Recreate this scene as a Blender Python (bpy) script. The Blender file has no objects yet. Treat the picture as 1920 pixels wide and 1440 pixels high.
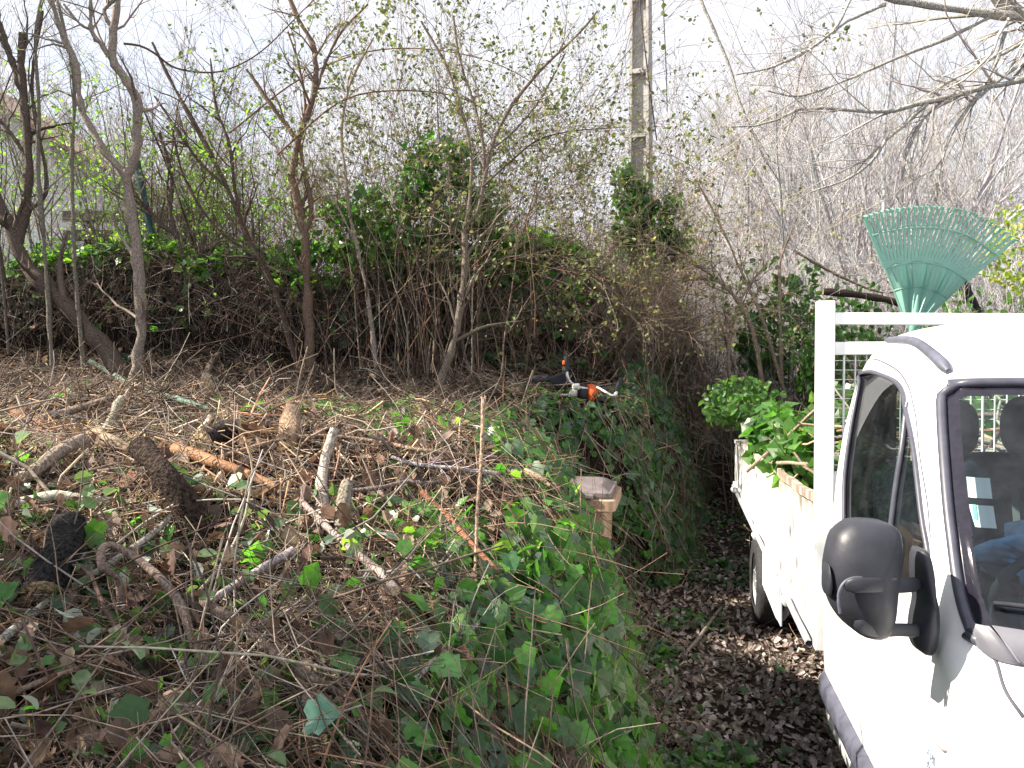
import bpy, bmesh, math, random
import numpy as np
from mathutils import Vector, Matrix
rad = math.radians
S = bpy.context.scene
COL = S.collection
rng = np.random.default_rng(7)
random.seed(7)

# ---------------------------------------------------------------- camera
FPX, CX, CY = 1450.0, 960.0, 720.0
CAMZ, PITCH = 2.1, math.atan(30/1450.0)
cam = bpy.data.cameras.new("camera"); cam.sensor_width = 36; cam.lens = FPX/1920*36
cam.clip_start = 0.05; cam.clip_end = 2000
co = bpy.data.objects.new("camera", cam); COL.objects.link(co); S.camera = co
co.location = (0, 0, CAMZ); co.rotation_euler = (rad(90)-PITCH, 0, 0)
FW = np.array([0, math.cos(PITCH), -math.sin(PITCH)]); UP = np.array([0, math.sin(PITCH), math.cos(PITCH)])
C0 = np.array([0, 0, CAMZ])

# ---------------------------------------------------------------- sky, sun, exposure
SUN_EL, SUN_AZ = rad(41), rad(-93)      # azimuth measured from +Y towards +X
sdir = np.array([math.sin(SUN_AZ)*math.cos(SUN_EL), math.cos(SUN_AZ)*math.cos(SUN_EL), math.sin(SUN_EL)])
w = bpy.data.worlds.new("World"); S.world = w; w.use_nodes = True
nt = w.node_tree; bg = nt.nodes["Background"]
sky = nt.nodes.new("ShaderNodeTexSky"); sky.sky_type = 'NISHITA'; sky.sun_disc = False
sky.sun_elevation = SUN_EL; sky.sun_rotation = SUN_AZ
tc = nt.nodes.new("ShaderNodeTexCoord"); mp = nt.nodes.new("ShaderNodeMapping"); mp.inputs['Scale'].default_value = (1, 1, 2.6)
cn = nt.nodes.new("ShaderNodeTexNoise"); cn.inputs['Scale'].default_value = 2.2; cn.inputs['Detail'].default_value = 6
cr = nt.nodes.new("ShaderNodeValToRGB"); cr.color_ramp.elements[0].position = .30; cr.color_ramp.elements[1].position = .50
cr.color_ramp.elements[0].color = (.62, .62, .62, 1); cr.color_ramp.elements[1].color = (1, 1, 1, 1)
mx = nt.nodes.new("ShaderNodeMix"); mx.data_type = 'RGBA'
mx.inputs[7].default_value = (3.6, 3.68, 3.95, 1)
nt.links.new(tc.outputs['Generated'], mp.inputs[0]); nt.links.new(mp.outputs[0], cn.inputs['Vector'])
nt.links.new(cn.outputs['Fac'], cr.inputs[0]); nt.links.new(cr.outputs[0], mx.inputs[0])
nt.links.new(sky.outputs[0], mx.inputs[6]); nt.links.new(mx.outputs[2], bg.inputs[0])
bg.inputs[1].default_value = 0.1
sl = bpy.data.lights.new("sun", 'SUN'); sl.energy = 5.0; sl.angle = rad(0.53); sl.color = (1, .90, .76)
so = bpy.data.objects.new("sun", sl); COL.objects.link(so)
so.rotation_euler = Vector(sdir).to_track_quat('Z', 'Y').to_euler(); so.location = (-20, 12, 20)
S.view_settings.view_transform = 'Standard'; S.view_settings.look = 'None'
S.view_settings.exposure = 1.62; S.view_settings.gamma = 1.0
S.cycles.max_bounces = 7; S.cycles.transparent_max_bounces = 12; S.cycles.diffuse_bounces = 3
S.cycles.glossy_bounces = 3; S.cycles.transmission_bounces = 4
S.cycles.caustics_reflective = False; S.cycles.caustics_refractive = False

# ---------------------------------------------------------------- helpers
def ray(px, py):
    d = np.array([(px-CX)/FPX, 0, 0]) + FW - (py-CY)/FPX*UP
    return d/d[1]
def at(px, py, d): return C0 + ray(px, py)*d
def proj(P):
    P = np.asarray(P, float) - C0
    f = P@FW
    return CX+FPX*P[..., 0]/f, CY-FPX*(P@UP)/f, f

def tag(o, label=None, cat=None, group=None, kind=None):
    if label: o['label'] = label
    if cat: o['category'] = cat
    if group: o['group'] = group
    if kind: o['kind'] = kind
    return o
def empty(name, loc=(0, 0, 0), rz=0):
    o = bpy.data.objects.new(name, None); COL.objects.link(o); o.location = loc; o.rotation_euler = (0, 0, rz)
    o.empty_display_size = .2
    return o

_G = rng.random((256, 256))
def vnoise(x, y):
    x = np.asarray(x, float); y = np.asarray(y, float)
    xi = np.floor(x).astype(int); yi = np.floor(y).astype(int); fx = x-xi; fy = y-yi
    fx = fx*fx*(3-2*fx); fy = fy*fy*(3-2*fy)
    a = _G[xi & 255, yi & 255]; b = _G[(xi+1) & 255, yi & 255]; c = _G[xi & 255, (yi+1) & 255]; d = _G[(xi+1) & 255, (yi+1) & 255]
    return (a*(1-fx)+b*fx)*(1-fy)+(c*(1-fx)+d*fx)*fy - .5
def fbm(x, y, s, o=4, g=.5):
    r = 0; a = 1; f = 1.0/s
    for k in range(o):
        r = r + a*vnoise(x*f+17.3*k, y*f+5.1*k); a *= g; f *= 2.07
    return r

class MB:
    """collects geometry, built as ONE mesh"""
    def __init__(s): s.v = []; s.f = []; s.c = []; s.m = []; s.n = 0; s.sm = []
    def add(s, V, F, col=(1, 1, 1), mi=0, smooth=True):
        V = np.asarray(V, float).reshape(-1, 3); F = np.asarray(F, int)
        s.v.append(V); s.f.append(F+s.n); s.n += len(V)
        c = np.asarray(col, float)
        if c.ndim == 1: c = np.broadcast_to(c, (len(V), 3))
        s.c.append(c); s.m.append(np.full(len(F), mi)); s.sm.append(np.full(len(F), smooth))
        return s
    def build(s, name, mats, parent=None, loc=None):
        V = np.concatenate(s.v); Cc = np.concatenate(s.c)
        me = bpy.data.meshes.new(name)
        me.vertices.add(len(V)); me.vertices.foreach_set('co', V.astype(np.float32).ravel())
        lens = np.concatenate([np.full(len(f), f.shape[1]) for f in s.f])
        idx = np.concatenate([f.ravel() for f in s.f])
        st = np.concatenate([[0], np.cumsum(lens)[:-1]])
        me.loops.add(len(idx)); me.loops.foreach_set('vertex_index', idx.astype(np.int32))
        me.polygons.add(len(lens)); me.polygons.foreach_set('loop_start', st.astype(np.int32))
        me.polygons.foreach_set('material_index', np.concatenate(s.m).astype(np.int32))
        me.polygons.foreach_set('use_smooth', np.concatenate(s.sm).astype(bool))
        me.update(calc_edges=True)
        a = me.color_attributes.new('col', 'FLOAT_COLOR', 'POINT')
        a.data.foreach_set('color', np.c_[Cc, np.ones(len(Cc))].astype(np.float32).ravel())
        for m in (mats if isinstance(mats, (list, tuple)) else [mats]): me.materials.append(m)
        me.validate()
        o = bpy.data.objects.new(name, me); COL.objects.link(o)
        if parent is not None: o.parent = parent
        if loc is not None: o.location = loc
        return o
    def shift(s, off):
        s.v = [x-np.asarray(off) for x in s.v]; return s
    def xf(s, fn):
        s.v = [fn(x) for x in s.v]; return s

def norm(a): return a/np.maximum(np.linalg.norm(a, axis=-1, keepdims=True), 1e-9)
def tubes(mb, P, R, sides=4, col=(1, 1, 1), cap=False, mi=0, rough=0.0):
    """P (N,K,3) R (N,K); col (3,) or (N,3)"""
    P = np.asarray(P, float); R = np.asarray(R, float)
    if P.ndim == 2: P = P[None]; R = R[None]
    N, K, _ = P.shape
    T = np.empty_like(P); T[:, 1:-1] = P[:, 2:]-P[:, :-2]; T[:, 0] = P[:, 1]-P[:, 0]; T[:, -1] = P[:, -1]-P[:, -2]
    T = norm(T)
    m = norm(P[:, -1]-P[:, 0]); ref = np.where(np.abs(m[:, 2:3]) > .7, np.array([[1., .13, 0]]), np.array([[.1, 0, 1.]]))
    A = norm(np.cross(T, ref[:, None, :])); B = np.cross(T, A)
    th = np.arange(sides)/sides*2*np.pi
    rr = R[:, :, None, None]
    if rough > 0: rr = rr*(1+rough*(rng.random((N, K, sides, 1))-.5))
    V = P[:, :, None, :]+rr*(np.cos(th)[None, None, :, None]*A[:, :, None, :]+np.sin(th)[None, None, :, None]*B[:, :, None, :])
    base = (np.arange(N)*K*sides)[:, None, None]; k = (np.arange(K-1)*sides)[None, :, None]; j = np.arange(sides)[None, None, :]; j2 = (j+1) % sides
    F = np.stack([base+k+j, base+k+j2, base+k+sides+j2, base+k+sides+j], -1).reshape(-1, 4)
    c = np.asarray(col, float)
    if c.ndim == 2: c = np.repeat(c, K*sides, 0)
    elif c.ndim == 3: c = np.repeat(c.reshape(-1, 3), sides, 0)
    mb.add(V, F, c, mi)
    if cap:
        for e in (0, K-1):
            ctr = V[:, e].mean(1)+(-T[:, e] if e == 0 else T[:, e])*R[:, e:e+1]*.12
            VV = np.concatenate([V[:, e], ctr[:, None]], 1)
            b = (np.arange(N)*(sides+1))[:, None]; jj = np.arange(sides)[None]
            FF = np.stack([b+jj, b+(jj+1) % sides, b+sides+0*jj], -1).reshape(-1, 3)
            cc = np.asarray(cap, float) if not isinstance(cap, bool) else (np.asarray(col, float).reshape(-1, 3)[0])
            mb.add(VV, FF, cc, mi, False)
    return mb

def smooth_poly(pts, n):
    """Catmull-Rom through pts (M,D) -> n points"""
    p = np.asarray(pts, float); M = len(p)
    if M == 2: return p[0]+(p[1]-p[0])*np.linspace(0, 1, n)[:, None]
    q = np.concatenate([[2*p[0]-p[1]], p, [2*p[-1]-p[-2]]])
    L = np.concatenate([[0], np.cumsum(np.linalg.norm(np.diff(p, axis=0), axis=1))]); t = np.linspace(0, L[-1], n)
    i = np.clip(np.searchsorted(L, t, 'right')-1, 0, M-2); u = ((t-L[i])/np.maximum(L[i+1]-L[i], 1e-9))[:, None]
    a, b, c, d = q[i], q[i+1], q[i+2], q[i+3]
    return .5*((2*b)+(-a+c)*u+(2*a-5*b+4*c-d)*u*u+(-a+3*b-3*c+d)*u**3)

def box(mb, x0, x1, y0, y1, z0, z1, col=(1, 1, 1), mi=0, bev=0.0):
    bm = bmesh.new(); bmesh.ops.create_cube(bm, size=1)
    bmesh.ops.scale(bm, vec=(x1-x0, y1-y0, z1-z0), verts=bm.verts); bmesh.ops.translate(bm, vec=((x0+x1)/2, (y0+y1)/2, (z0+z1)/2), verts=bm.verts)
    if bev > 0: bmesh.ops.bevel(bm, geom=bm.edges[:], offset=bev, segments=2, profile=.6, affect='EDGES')
    add_bm(mb, bm, col, mi, False)
def add_bm(mb, bm, col=(1, 1, 1), mi=0, smooth=True):
    bm.verts.index_update(); V = np.array([v.co[:] for v in bm.verts])
    by = {}
    for f in bm.faces: by.setdefault(len(f.verts), []).append([v.index for v in f.verts])
    first = True
    for k, F in by.items():
        if first: mb.add(V, F, col, mi, smooth); first = False; n0 = mb.n-len(V)
        else:
            mb.f.append(np.array(F)+n0); mb.m.append(np.full(len(F), mi)); mb.sm.append(np.full(len(F), smooth))
    bm.free()

# -------- leaf templates: base at origin, tip +Y, normal +Z, length 1
def fan(outline, ctr=(0, .35), fold=.25, droop=.2):
    o = np.array(outline, float); o = np.concatenate([o, (o*[-1, 1])[::-1][(1 if o[-1][0] == 0 else 0):]])
    if o[0][0] == 0 and abs(o[-1][0]) < 1e-9 and len(o) > 3: o = o[:-1]
    P = np.concatenate([[ctr], o]); z = fold*np.abs(P[:, 0])-droop*P[:, 1]**2
    n = len(o); F = [[0, 1+i, 1+(i+1) % n] for i in range(n)]
    return np.c_[P, z], np.array(F)
L_IVY = fan([(0, 0), (.28, -.14), (.50, .06), (.43, .27), (.58, .50), (.36, .68), (0, 1.05)], fold=.22, droop=.18)
L_IVY2 = fan([(0, 0), (.34, -.05), (.48, .22), (.36, .55), (.2, .8), (0, 1.0)], fold=.28, droop=.25)
L_OVAL = fan([(0, 0), (.2, .12), (.34, .4), (.28, .72), (0, 1.0)], ctr=(0, .45), fold=.35, droop=.15)
L_OAK = fan([(0, 0), (.07, .12), (.2, .19), (.15, .3), (.31, .38), (.22, .5), (.35, .62), (.24, .73), (.2, .9), (0, 1.0)], ctr=(0, .5), fold=.5, droop=-.35)
L_BIT = (np.array([[0, 0, 0], [-.33, .5, .12], [0, 1, -.1], [.33, .5, .12]]), np.array([[0, 1, 2], [0, 2, 3]]))
def leaves(mb, tpl, pos, tip, nor, size, col, jit=.35, mi=0):
    pos = np.asarray(pos); N = len(pos)
    if N == 0: return
    tv, tf = tpl
    tip = norm(tip+jit*rng.normal(size=(N, 3))); nor = nor+jit*rng.normal(size=(N, 3))
    nor = norm(nor-tip*(nor*tip).sum(1, keepdims=True)); side = np.cross(tip, nor)
    s = np.broadcast_to(np.asarray(size, float), (N,))[:, None, None]
    curl = rng.uniform(.3, 1.9, (N, 1, 1))
    asp = rng.uniform(.8, 1.2, (N, 1, 1))
    V = pos[:, None]+s*(tv[None, :, 0:1]*asp*side[:, None]+tv[None, :, 1:2]*tip[:, None]+tv[None, :, 2:3]*curl*nor[:, None])
    F = (tf[None]+(np.arange(N)*len(tv))[:, None, None]).reshape(-1, tf.shape[1])
    mb.add(V, F, np.repeat(col, len(tv), 0), mi, False)
def pick(pal, N, var=.18, hue=.035):
    pal = np.asarray(pal, float); c = pal[rng.integers(0, len(pal), N)]
    return np.clip(c*(1+var*rng.normal(size=(N, 1)))*(1+hue*rng.normal(size=(N, 3))), .003, .9)

# ---------------------------------------------------------------- materials
MAT = {}
def nodes(name):
    m = bpy.data.materials.new(name); m.use_nodes = True; t = m.node_tree; b = t.nodes["Principled BSDF"]; MAT[name] = m
    return m, t, b
def simple(name, col, rough=.5, metal=0, noise=0.0, nscale=20, bump=0, spec=.5, coat=0):
    m, t, b = nodes(name); b.inputs['Roughness'].default_value = rough; b.inputs['Metallic'].default_value = metal
    b.inputs['Specular IOR Level'].default_value = spec; b.inputs['Coat Weight'].default_value = coat
    b.inputs['Base Color'].default_value = (*col, 1)
    if noise or bump:
        tcx = t.nodes.new("ShaderNodeTexCoord"); n = t.nodes.new("ShaderNodeTexNoise"); n.inputs['Scale'].default_value = nscale; n.inputs['Detail'].default_value = 5
        t.links.new(tcx.outputs['Object'], n.inputs['Vector'])
        if noise:
            r = t.nodes.new("ShaderNodeMapRange"); r.inputs['From Min'].default_value = .3; r.inputs['From Max'].default_value = .7
            r.inputs['To Min'].default_value = 1-noise; r.inputs['To Max'].default_value = 1+noise*.6
            mm = t.nodes.new("ShaderNodeVectorMath"); mm.operation = 'SCALE'; mm.inputs[0].default_value = col
            t.links.new(n.outputs[0], r.inputs[0]); t.links.new(r.outputs[0], mm.inputs['Scale']); t.links.new(mm.outputs[0], b.inputs['Base Color'])
        if bump:
            bp = t.nodes.new("ShaderNodeBump"); bp.inputs['Strength'].default_value = bump; bp.inputs['Distance'].default_value = .02
            t.links.new(n.outputs[0], bp.inputs['Height']); t.links.new(bp.outputs[0], b.inputs['Normal'])
    return m
def attr_mat(name, rough=.7, trans=0.0, noise=.3, nscale=30, bump=.0, spec=.3, back=None, bdist=.01, stretch=None, tcol=1.6, tmul=(1.0, 1.15, .45)):
    m, t, b = nodes(name); b.inputs['Roughness'].default_value = rough; b.inputs['Specular IOR Level'].default_value = spec
    a = t.nodes.new("ShaderNodeAttribute"); a.attribute_name = 'col'
    g = t.nodes.new("ShaderNodeNewGeometry"); n = t.nodes.new("ShaderNodeTexNoise"); n.inputs['Scale'].default_value = nscale; n.inputs['Detail'].default_value = 4
    if stretch:
        mpp = t.nodes.new("ShaderNodeMapping"); mpp.inputs['Scale'].default_value = stretch
        t.links.new(g.outputs['Position'], mpp.inputs[0]); t.links.new(mpp.outputs[0], n.inputs['Vector'])
    else: t.links.new(g.outputs['Position'], n.inputs['Vector'])
    r = t.nodes.new("ShaderNodeMapRange"); r.inputs['From Min'].default_value = .3; r.inputs['From Max'].default_value = .7
    r.inputs['To Min'].default_value = 1-noise; r.inputs['To Max'].default_value = 1+noise
    t.links.new(n.outputs[0], r.inputs[0])
    mm = t.nodes.new("ShaderNodeVectorMath"); mm.operation = 'SCALE'
    t.links.new(a.outputs['Color'], mm.inputs[0]); t.links.new(r.outputs[0], mm.inputs['Scale'])
    src = mm.outputs[0]
    if back:
        mxx = t.nodes.new("ShaderNodeMix"); mxx.data_type = 'RGBA'; mxx.inputs[7].default_value = (*back, 1)
        t.links.new(g.outputs['Backfacing'], mxx.inputs[0]); t.links.new(src, mxx.inputs[6]); src = mxx.outputs[2]
    t.links.new(src, b.inputs['Base Color'])
    if bump:
        bp = t.nodes.new("ShaderNodeBump"); bp.inputs['Strength'].default_value = bump; bp.inputs['Distance'].default_value = bdist
        t.links.new(n.outputs[0], bp.inputs['Height']); t.links.new(bp.outputs[0], b.inputs['Normal'])
    if trans > 0:
        tr = t.nodes.new("ShaderNodeBsdfTranslucent"); sc = t.nodes.new("ShaderNodeVectorMath"); sc.operation = 'MULTIPLY'; sc.inputs[1].default_value = (tcol*tmul[0], tcol*tmul[1], tcol*tmul[2])
        t.links.new(mm.outputs[0], sc.inputs[0]); t.links.new(sc.outputs[0], tr.inputs['Color'])
        ms = t.nodes.new("ShaderNodeMixShader"); ms.inputs[0].default_value = trans
        t.links.new(b.outputs[0], ms.inputs[1]); t.links.new(tr.outputs[0], ms.inputs[2])
        t.links.new(ms.outputs[0], t.nodes["Material Output"].inputs[0])
    return m
LEAF = attr_mat('leaf_green', rough=.38, trans=.40, noise=.2, nscale=60, spec=.5, tcol=2.5)
BRAM = attr_mat('leaf_bramble', rough=.55, trans=.3, noise=.2, nscale=60, spec=.3, back=(.46, .50, .43), tcol=1.8)
LEAFD = attr_mat('leaf_olive', rough=.55, trans=.2, noise=.2, nscale=60, spec=.3, tcol=1.8)
DRY = attr_mat('leaf_dry', rough=.75, trans=.25, noise=.35, nscale=40, spec=.2, tcol=1.1, tmul=(1, .9, .75))
TWIG = attr_mat('twig', rough=.8, noise=.35, nscale=60, spec=.2)
BARK = attr_mat('bark', rough=.88, noise=.6, nscale=110, bump=1.0, spec=.15, bdist=.012, stretch=(1, 1, .5))
ROUGHBARK = attr_mat('rough_bark', rough=.9, noise=.85, nscale=85, bump=1.0, spec=.12, bdist=.03)
WOOD = attr_mat('split_wood', rough=.7, noise=.35, nscale=80, bump=.5, spec=.2)

def soil_mat():
    m, t, b = nodes('soil'); b.inputs['Roughness'].default_value = .95; b.inputs['Specular IOR Level'].default_value = .1
    g = t.nodes.new("ShaderNodeNewGeometry"); n = t.nodes.new("ShaderNodeTexNoise"); n.inputs['Scale'].default_value = 9; n.inputs['Detail'].default_value = 9; n.inputs['Roughness'].default_value = .7
    t.links.new(g.outputs['Position'], n.inputs['Vector'])
    r = t.nodes.new("ShaderNodeValToRGB"); e = r.color_ramp.elements
    e[0].position = .32; e[0].color = (.012, .009, .007, 1); e[1].position = .7; e[1].color = (.065, .048, .036, 1)
    x = e.new(.52); x.color = (.028, .020, .016, 1)
    t.links.new(n.outputs[0], r.inputs[0]); t.links.new(r.outputs[0], b.inputs['Base Color'])
    bp = t.nodes.new("ShaderNodeBump"); bp.inputs['Strength'].default_value = 1; bp.inputs['Distance'].default_value = .05
    t.links.new(n.outputs[0], bp.inputs['Height']); t.links.new(bp.outputs[0], b.inputs['Normal'])
    return m
SOIL = soil_mat()
# ---------------------------------------------------------------- terrain
def rim(y): return np.interp(y, [0, 1.5, 2, 3, 4, 5, 5.7, 6.1, 7.2, 7.6, 9, 12, 16, 24, 60], [-1.1, -.62, -.5, -.27, -.30, -.46, -.7, -.6, -.55, .55, 1.25, 2.3, 3.0, 3.6, 6])
def base(y): return np.interp(y, [0, 1.5, 3, 4, 5, 5.6, 6.0, 7.2, 7.7, 9, 12, 16, 24, 60], [-.25, .05, .48, .66, .54, .25, -.1, .0, 1.5, 2.05, 3.0, 3.9, 6, 16])
def top(y): return np.interp(y, [0, .7, 1.2, 2, 3, 4, 6, 7.6, 8.6, 9.7, 14, 30, 120], [.85, .95, 1.05, 1.30, 1.53, 1.62, 1.66, 1.69, 1.78, 2.08, 2.15, 2.4, 6])
def floor(y): return np.interp(y, [0, 5, 8, 10, 14, 20, 30, 120, 300], [0, -.08, -.08, .0, .35, 1.0, 1.5, 5, 18])
def H(x, y):
    x = np.asarray(x, float); y = np.asarray(y, float)
    r = rim(y); b = base(y); u = np.clip((x-r)/np.maximum(b-r, .05), 0, 1)
    r0 = r-.9; ul = np.clip((r-x)/.9, 0, 1)
    t = top(y)+.04*np.clip(-x-1.5, 0, 8)+(.05*ul)
    hump = .13*np.exp(-(((x+.6)/.9)**2+((y-3.7)/.7)**2))+.10*np.exp(-(((x+2.6)/1.1)**2+((y-5.2)/.8)**2))-.08*np.exp(-(((x+1.2)/1.5)**2+((y-6.6)/.7)**2))
    t = t+hump
    z = floor(y)+(t-floor(y))*(1-u**np.interp(y, [2, 3, 5, 6, 7.5, 12], [3.2, 4.0, 4.0, 3.2, 2.0, 1.8]))
    lump = fbm(x, y, 1.0)*.19+fbm(x+9, y, .3, 3)*.10
    z = z+lump*np.where(u >= 1, .22, 1.0)*np.clip((9.6-y)*2, .3, 1)
    far = np.clip((y-25)/60, 0, 1)
    return z+far*fbm(x, y, 40)*6
def hit(px, py, dmax=40):
    r = ray(px, py); d = np.linspace(.6, dmax, 6000)
    P = C0+r*d[:, None]; k = np.argmax(P[:, 2] < H(P[:, 0], P[:, 1]))
    return P[k] if k > 0 else P[-1]

ys = np.concatenate([np.arange(-3, 1.2, .15), np.arange(1.2, 9, .035), np.arange(9, 16, .1), np.arange(16, 40, .6), np.arange(40, 140, 4), np.arange(140, 900, 40)])
sL = -np.concatenate([np.geomspace(500, 8, 18), np.arange(7.5, 2, -.12), np.arange(2, 0, -.035)])
sM = np.linspace(0, 1, 42); sR = np.concatenate([np.arange(.04, 2, .05), np.arange(2, 8, .3), np.geomspace(8, 500, 18)])
rows = []
for y in ys:
    r, b = float(rim(y)), float(base(y))
    xs = np.concatenate([r+sL, r+(b-r)*sM, b+sR]); rows.append(np.c_[xs, np.full(len(xs), y)])
XY = np.array(rows); Z = H(XY[..., 0], XY[..., 1]); GV = np.dstack([XY, Z]); nr, nc = Z.shape
i = np.arange(nr-1)[:, None]*nc; j = np.arange(nc-1)[None]
GF = np.stack([i+j, i+j+1, i+nc+j+1, i+nc+j], -1).reshape(-1, 4)
mb = MB(); mb.add(GV, GF)
ground = mb.build('ground', SOIL); tag(ground, kind='structure', label='leaf strewn dark earth of the path and bank')

# point sampler over the terrain surface
_q = GV.reshape(-1, 3)[GF]; _ar = np.linalg.norm(np.cross(_q[:, 2]-_q[:, 0], _q[:, 3]-_q[:, 1]), axis=1)/2
_ctr = _q.mean(1); _nrm = norm(np.cross(_q[:, 2]-_q[:, 0], _q[:, 3]-_q[:, 1]))
def sample(N, cond, wfun=None, pw=1.0):
    x, y = _ctr[:, 0], _ctr[:, 1]
    px, py, f = proj(_ctr)
    vis = (f > .5) & (px > -250) & (px < 2170) & (py < 1900)
    m = vis & cond(x, y, _ctr[:, 2])
    wgt = np.where(m, _ar/np.maximum(f, .8)**pw, 0)
    wgt = wgt*np.where((((x-.62)/.75)**2+((y-8.1)/.45)**2 < 1) & (_ctr[:, 2] > 1.45), .2, 1)
    if wfun is not None: wgt = wgt*wfun(x, y, _ctr[:, 2])
    wgt = wgt/wgt.sum()
    k = rng.choice(len(wgt), N, p=wgt); a = rng.random((N, 1)); b = rng.random((N, 1)); q = _q[k]
    P = (q[:, 0]*(1-a)+q[:, 1]*a)*(1-b)+(q[:, 3]*(1-a)+q[:, 2]*a)*b
    return P, _nrm[k]
def onpath(x, y, z): return x > base(y)-.05
def onbank(x, y, z): return (x <= rim(y)+.1)
def onface(x, y, z): return (x > rim(y)-.12) & (x <= base(y)+.1)

BARKC = [(.16, .115, .088), (.11, .08, .065), (.2, .155, .12), (.27, .22, .175), (.085, .06, .048), (.21, .125, .08)]
GREYC = [(.25, .22, .2), (.31, .28, .25), (.19, .17, .155), (.36, .32, .27)]
PALEC = [(.44, .32, .2), (.52, .4, .27), (.36, .23, .13), (.48, .38, .3)]
DRYC = [(.19, .125, .09), (.24, .16, .115), (.13, .085, .065), (.29, .215, .165), (.16, .11, .09), (.35, .27, .22)]
IVYC = [(.045, .115, .035), (.06, .15, .04), (.03, .08, .03), (.08, .18, .05), (.075, .13, .08), (.10, .16, .11)]
IVYB = [(.07, .19, .035), (.09, .23, .04), (.05, .14, .03), (.045, .11, .03)]  # brighter ivy greens, sunlight put into the colour of the top leaves
YGRN = [(.16, .30, .05), (.13, .25, .045), (.2, .33, .07)]

def litter(mb, P, Nn, Lr, Rr, flow=None, fl=.5, lift=.02, K=6, bend=.25, pal=BARKC, sides=4, tilt=.25, kink=.22, var=.25):
    """crooked twigs lying on a surface at P with normals Nn"""
    N = len(P); L = Lr[0]+(Lr[1]-Lr[0])*rng.random(N)**1.8
    d = rng.normal(size=(N, 3))
    if flow is not None: d = d*(1-fl)+np.asarray(flow)*fl*rng.choice([-1, 1], (N, 1))*1.6
    d = d-Nn*(d*Nn).sum(1, keepdims=True); d = norm(d); d = norm(d+Nn*rng.normal(size=(N, 1))*tilt)
    st = (L/(K-1))[:, None]; Q = [P-d*L[:, None]*.5]; turn = np.cross(d, Nn)*rng.normal(size=(N, 1))*bend*.8
    for k in range(K-1):
        d = norm(d+kink*rng.normal(size=(N, 3))*rng.choice([.3, 1.4], (N, 1))+turn/(K-1)-Nn*.02); Q.append(Q[-1]+d*st)
    Q = np.stack(Q, 1)+Nn[:, None]*(lift*rng.uniform(.3, 2.6, (N, 1, 1)))
    r = (Rr[0]+(Rr[1]-Rr[0])*rng.random(N)**2)*(.6+.4*(L/Lr[1])); r = r[:, None]*np.linspace(1.15, .6, K)[None]
    tubes(mb, Q, r, sides, pick(pal, N, var))

# ---- twig litter on the bank (far more pieces than can be counted)
mb = MB()
gap = lambda x, y, z: np.clip(fbm(x+21, y+4, .33, 3)*4+.45, .04, 1)
ob = lambda x, y, z: onbank(x, y, z) & (y < 9.6) & ~(((x-.62)/.75)**2+((y-8.1)/.45)**2 < 1)
P, n = sample(13500, ob, gap, pw=1.6); litter(mb, P, n, (.04, .45), (.0009, .0028), flow=(1, .1, 0), fl=.3, lift=.018, tilt=.22, sides=3)
P, n = sample(5600, ob, gap, pw=1.5); litter(mb, P, n, (.15, .7), (.0018, .0042), flow=(1, .2, 0), fl=.4, lift=.022, tilt=.16, sides=4, pal=BARKC+GREYC[:2])
P, n = sample(3000, lambda x, y, z: ob(x, y, z) & (y < 3.3), pw=1.0); litter(mb, P, n, (.12, .6), (.001, .0035), flow=(.55, -.7, -.55), fl=.6, lift=.03, tilt=.15)
P, n = sample(900, ob, pw=1.1); litter(mb, P, n, (.2, .9), (.003, .008), flow=(1, .3, 0), fl=.4, lift=.02, bend=.5, kink=.2, K=8, sides=6, pal=BARKC+GREYC)
P, n = sample(7000, lambda x, y, z: ob(x, y, z) & (y > 2.3), pw=1.6); litter(mb, P, n, (.02, .2), (.001, .0045), lift=.04, pal=PALEC+DRYC+[(.55, .47, .36)], tilt=.6, K=4, sides=3)
P, n = sample(5000, lambda x, y, z: ob(x, y, z) & (y > 4.5), pw=1.0); litter(mb, P, n, (.15, .8), (.0025, .006), flow=(1, .1, 0), fl=.35, lift=.04, tilt=.35, sides=4, pal=[(.11, .08, .06), (.075, .055, .043), (.17, .13, .10), (.22, .18, .14)])
P, n = sample(2600, lambda x, y, z: ob(x, y, z) & (y > 2.7) & (y < 7), pw=1.3); litter(mb, P, n, (.03, .28), (.002, .006), lift=.05, pal=PALEC+[(.6, .5, .38), (.5, .3, .18)], tilt=.5, K=3, sides=4)  # extra pale chips: sun highlights put into the colour along the lit band
tag(mb.build('fallen_twigs', TWIG), 'thick layer of cut brown and grey twigs covering the bank', 'twigs', kind='stuff')
# ---- hanging stems on the bank face
mb = MB()
P, n = sample(6600, lambda x, y, z: onface(x, y, z) & (y < 6.2), pw=1.6)
litter(mb, P, n, (.12, .75), (.0009, .0032), flow=(.42, -.1, -1), fl=.68, lift=.035, tilt=.12, pal=BARKC+[(.2, .14, .10)])
P, n = sample(2200, lambda x, y, z: onface(x, y, z) & (y >= 6.2) & (y < 14), pw=1.4)
litter(mb, P, n, (.2, .9), (.003, .007), flow=(.4, -.1, -1), fl=.6, lift=.04, tilt=.2)
tag(mb.build('hanging_stems', TWIG), 'tangle of thin brown stems hanging down the bank face', 'stems', kind='stuff')
# ---- twigs on the path
mb = MB()
P, n = sample(3800, lambda x, y, z: onpath(x, y, z) & (y < 16), pw=1.5)
litter(mb, P, n, (.04, .6), (.001, .0035), lift=.012, tilt=.08)
tag(mb.build('path_twigs', TWIG), 'thin dark twigs scattered over the path', 'twigs', kind='stuff')
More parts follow.
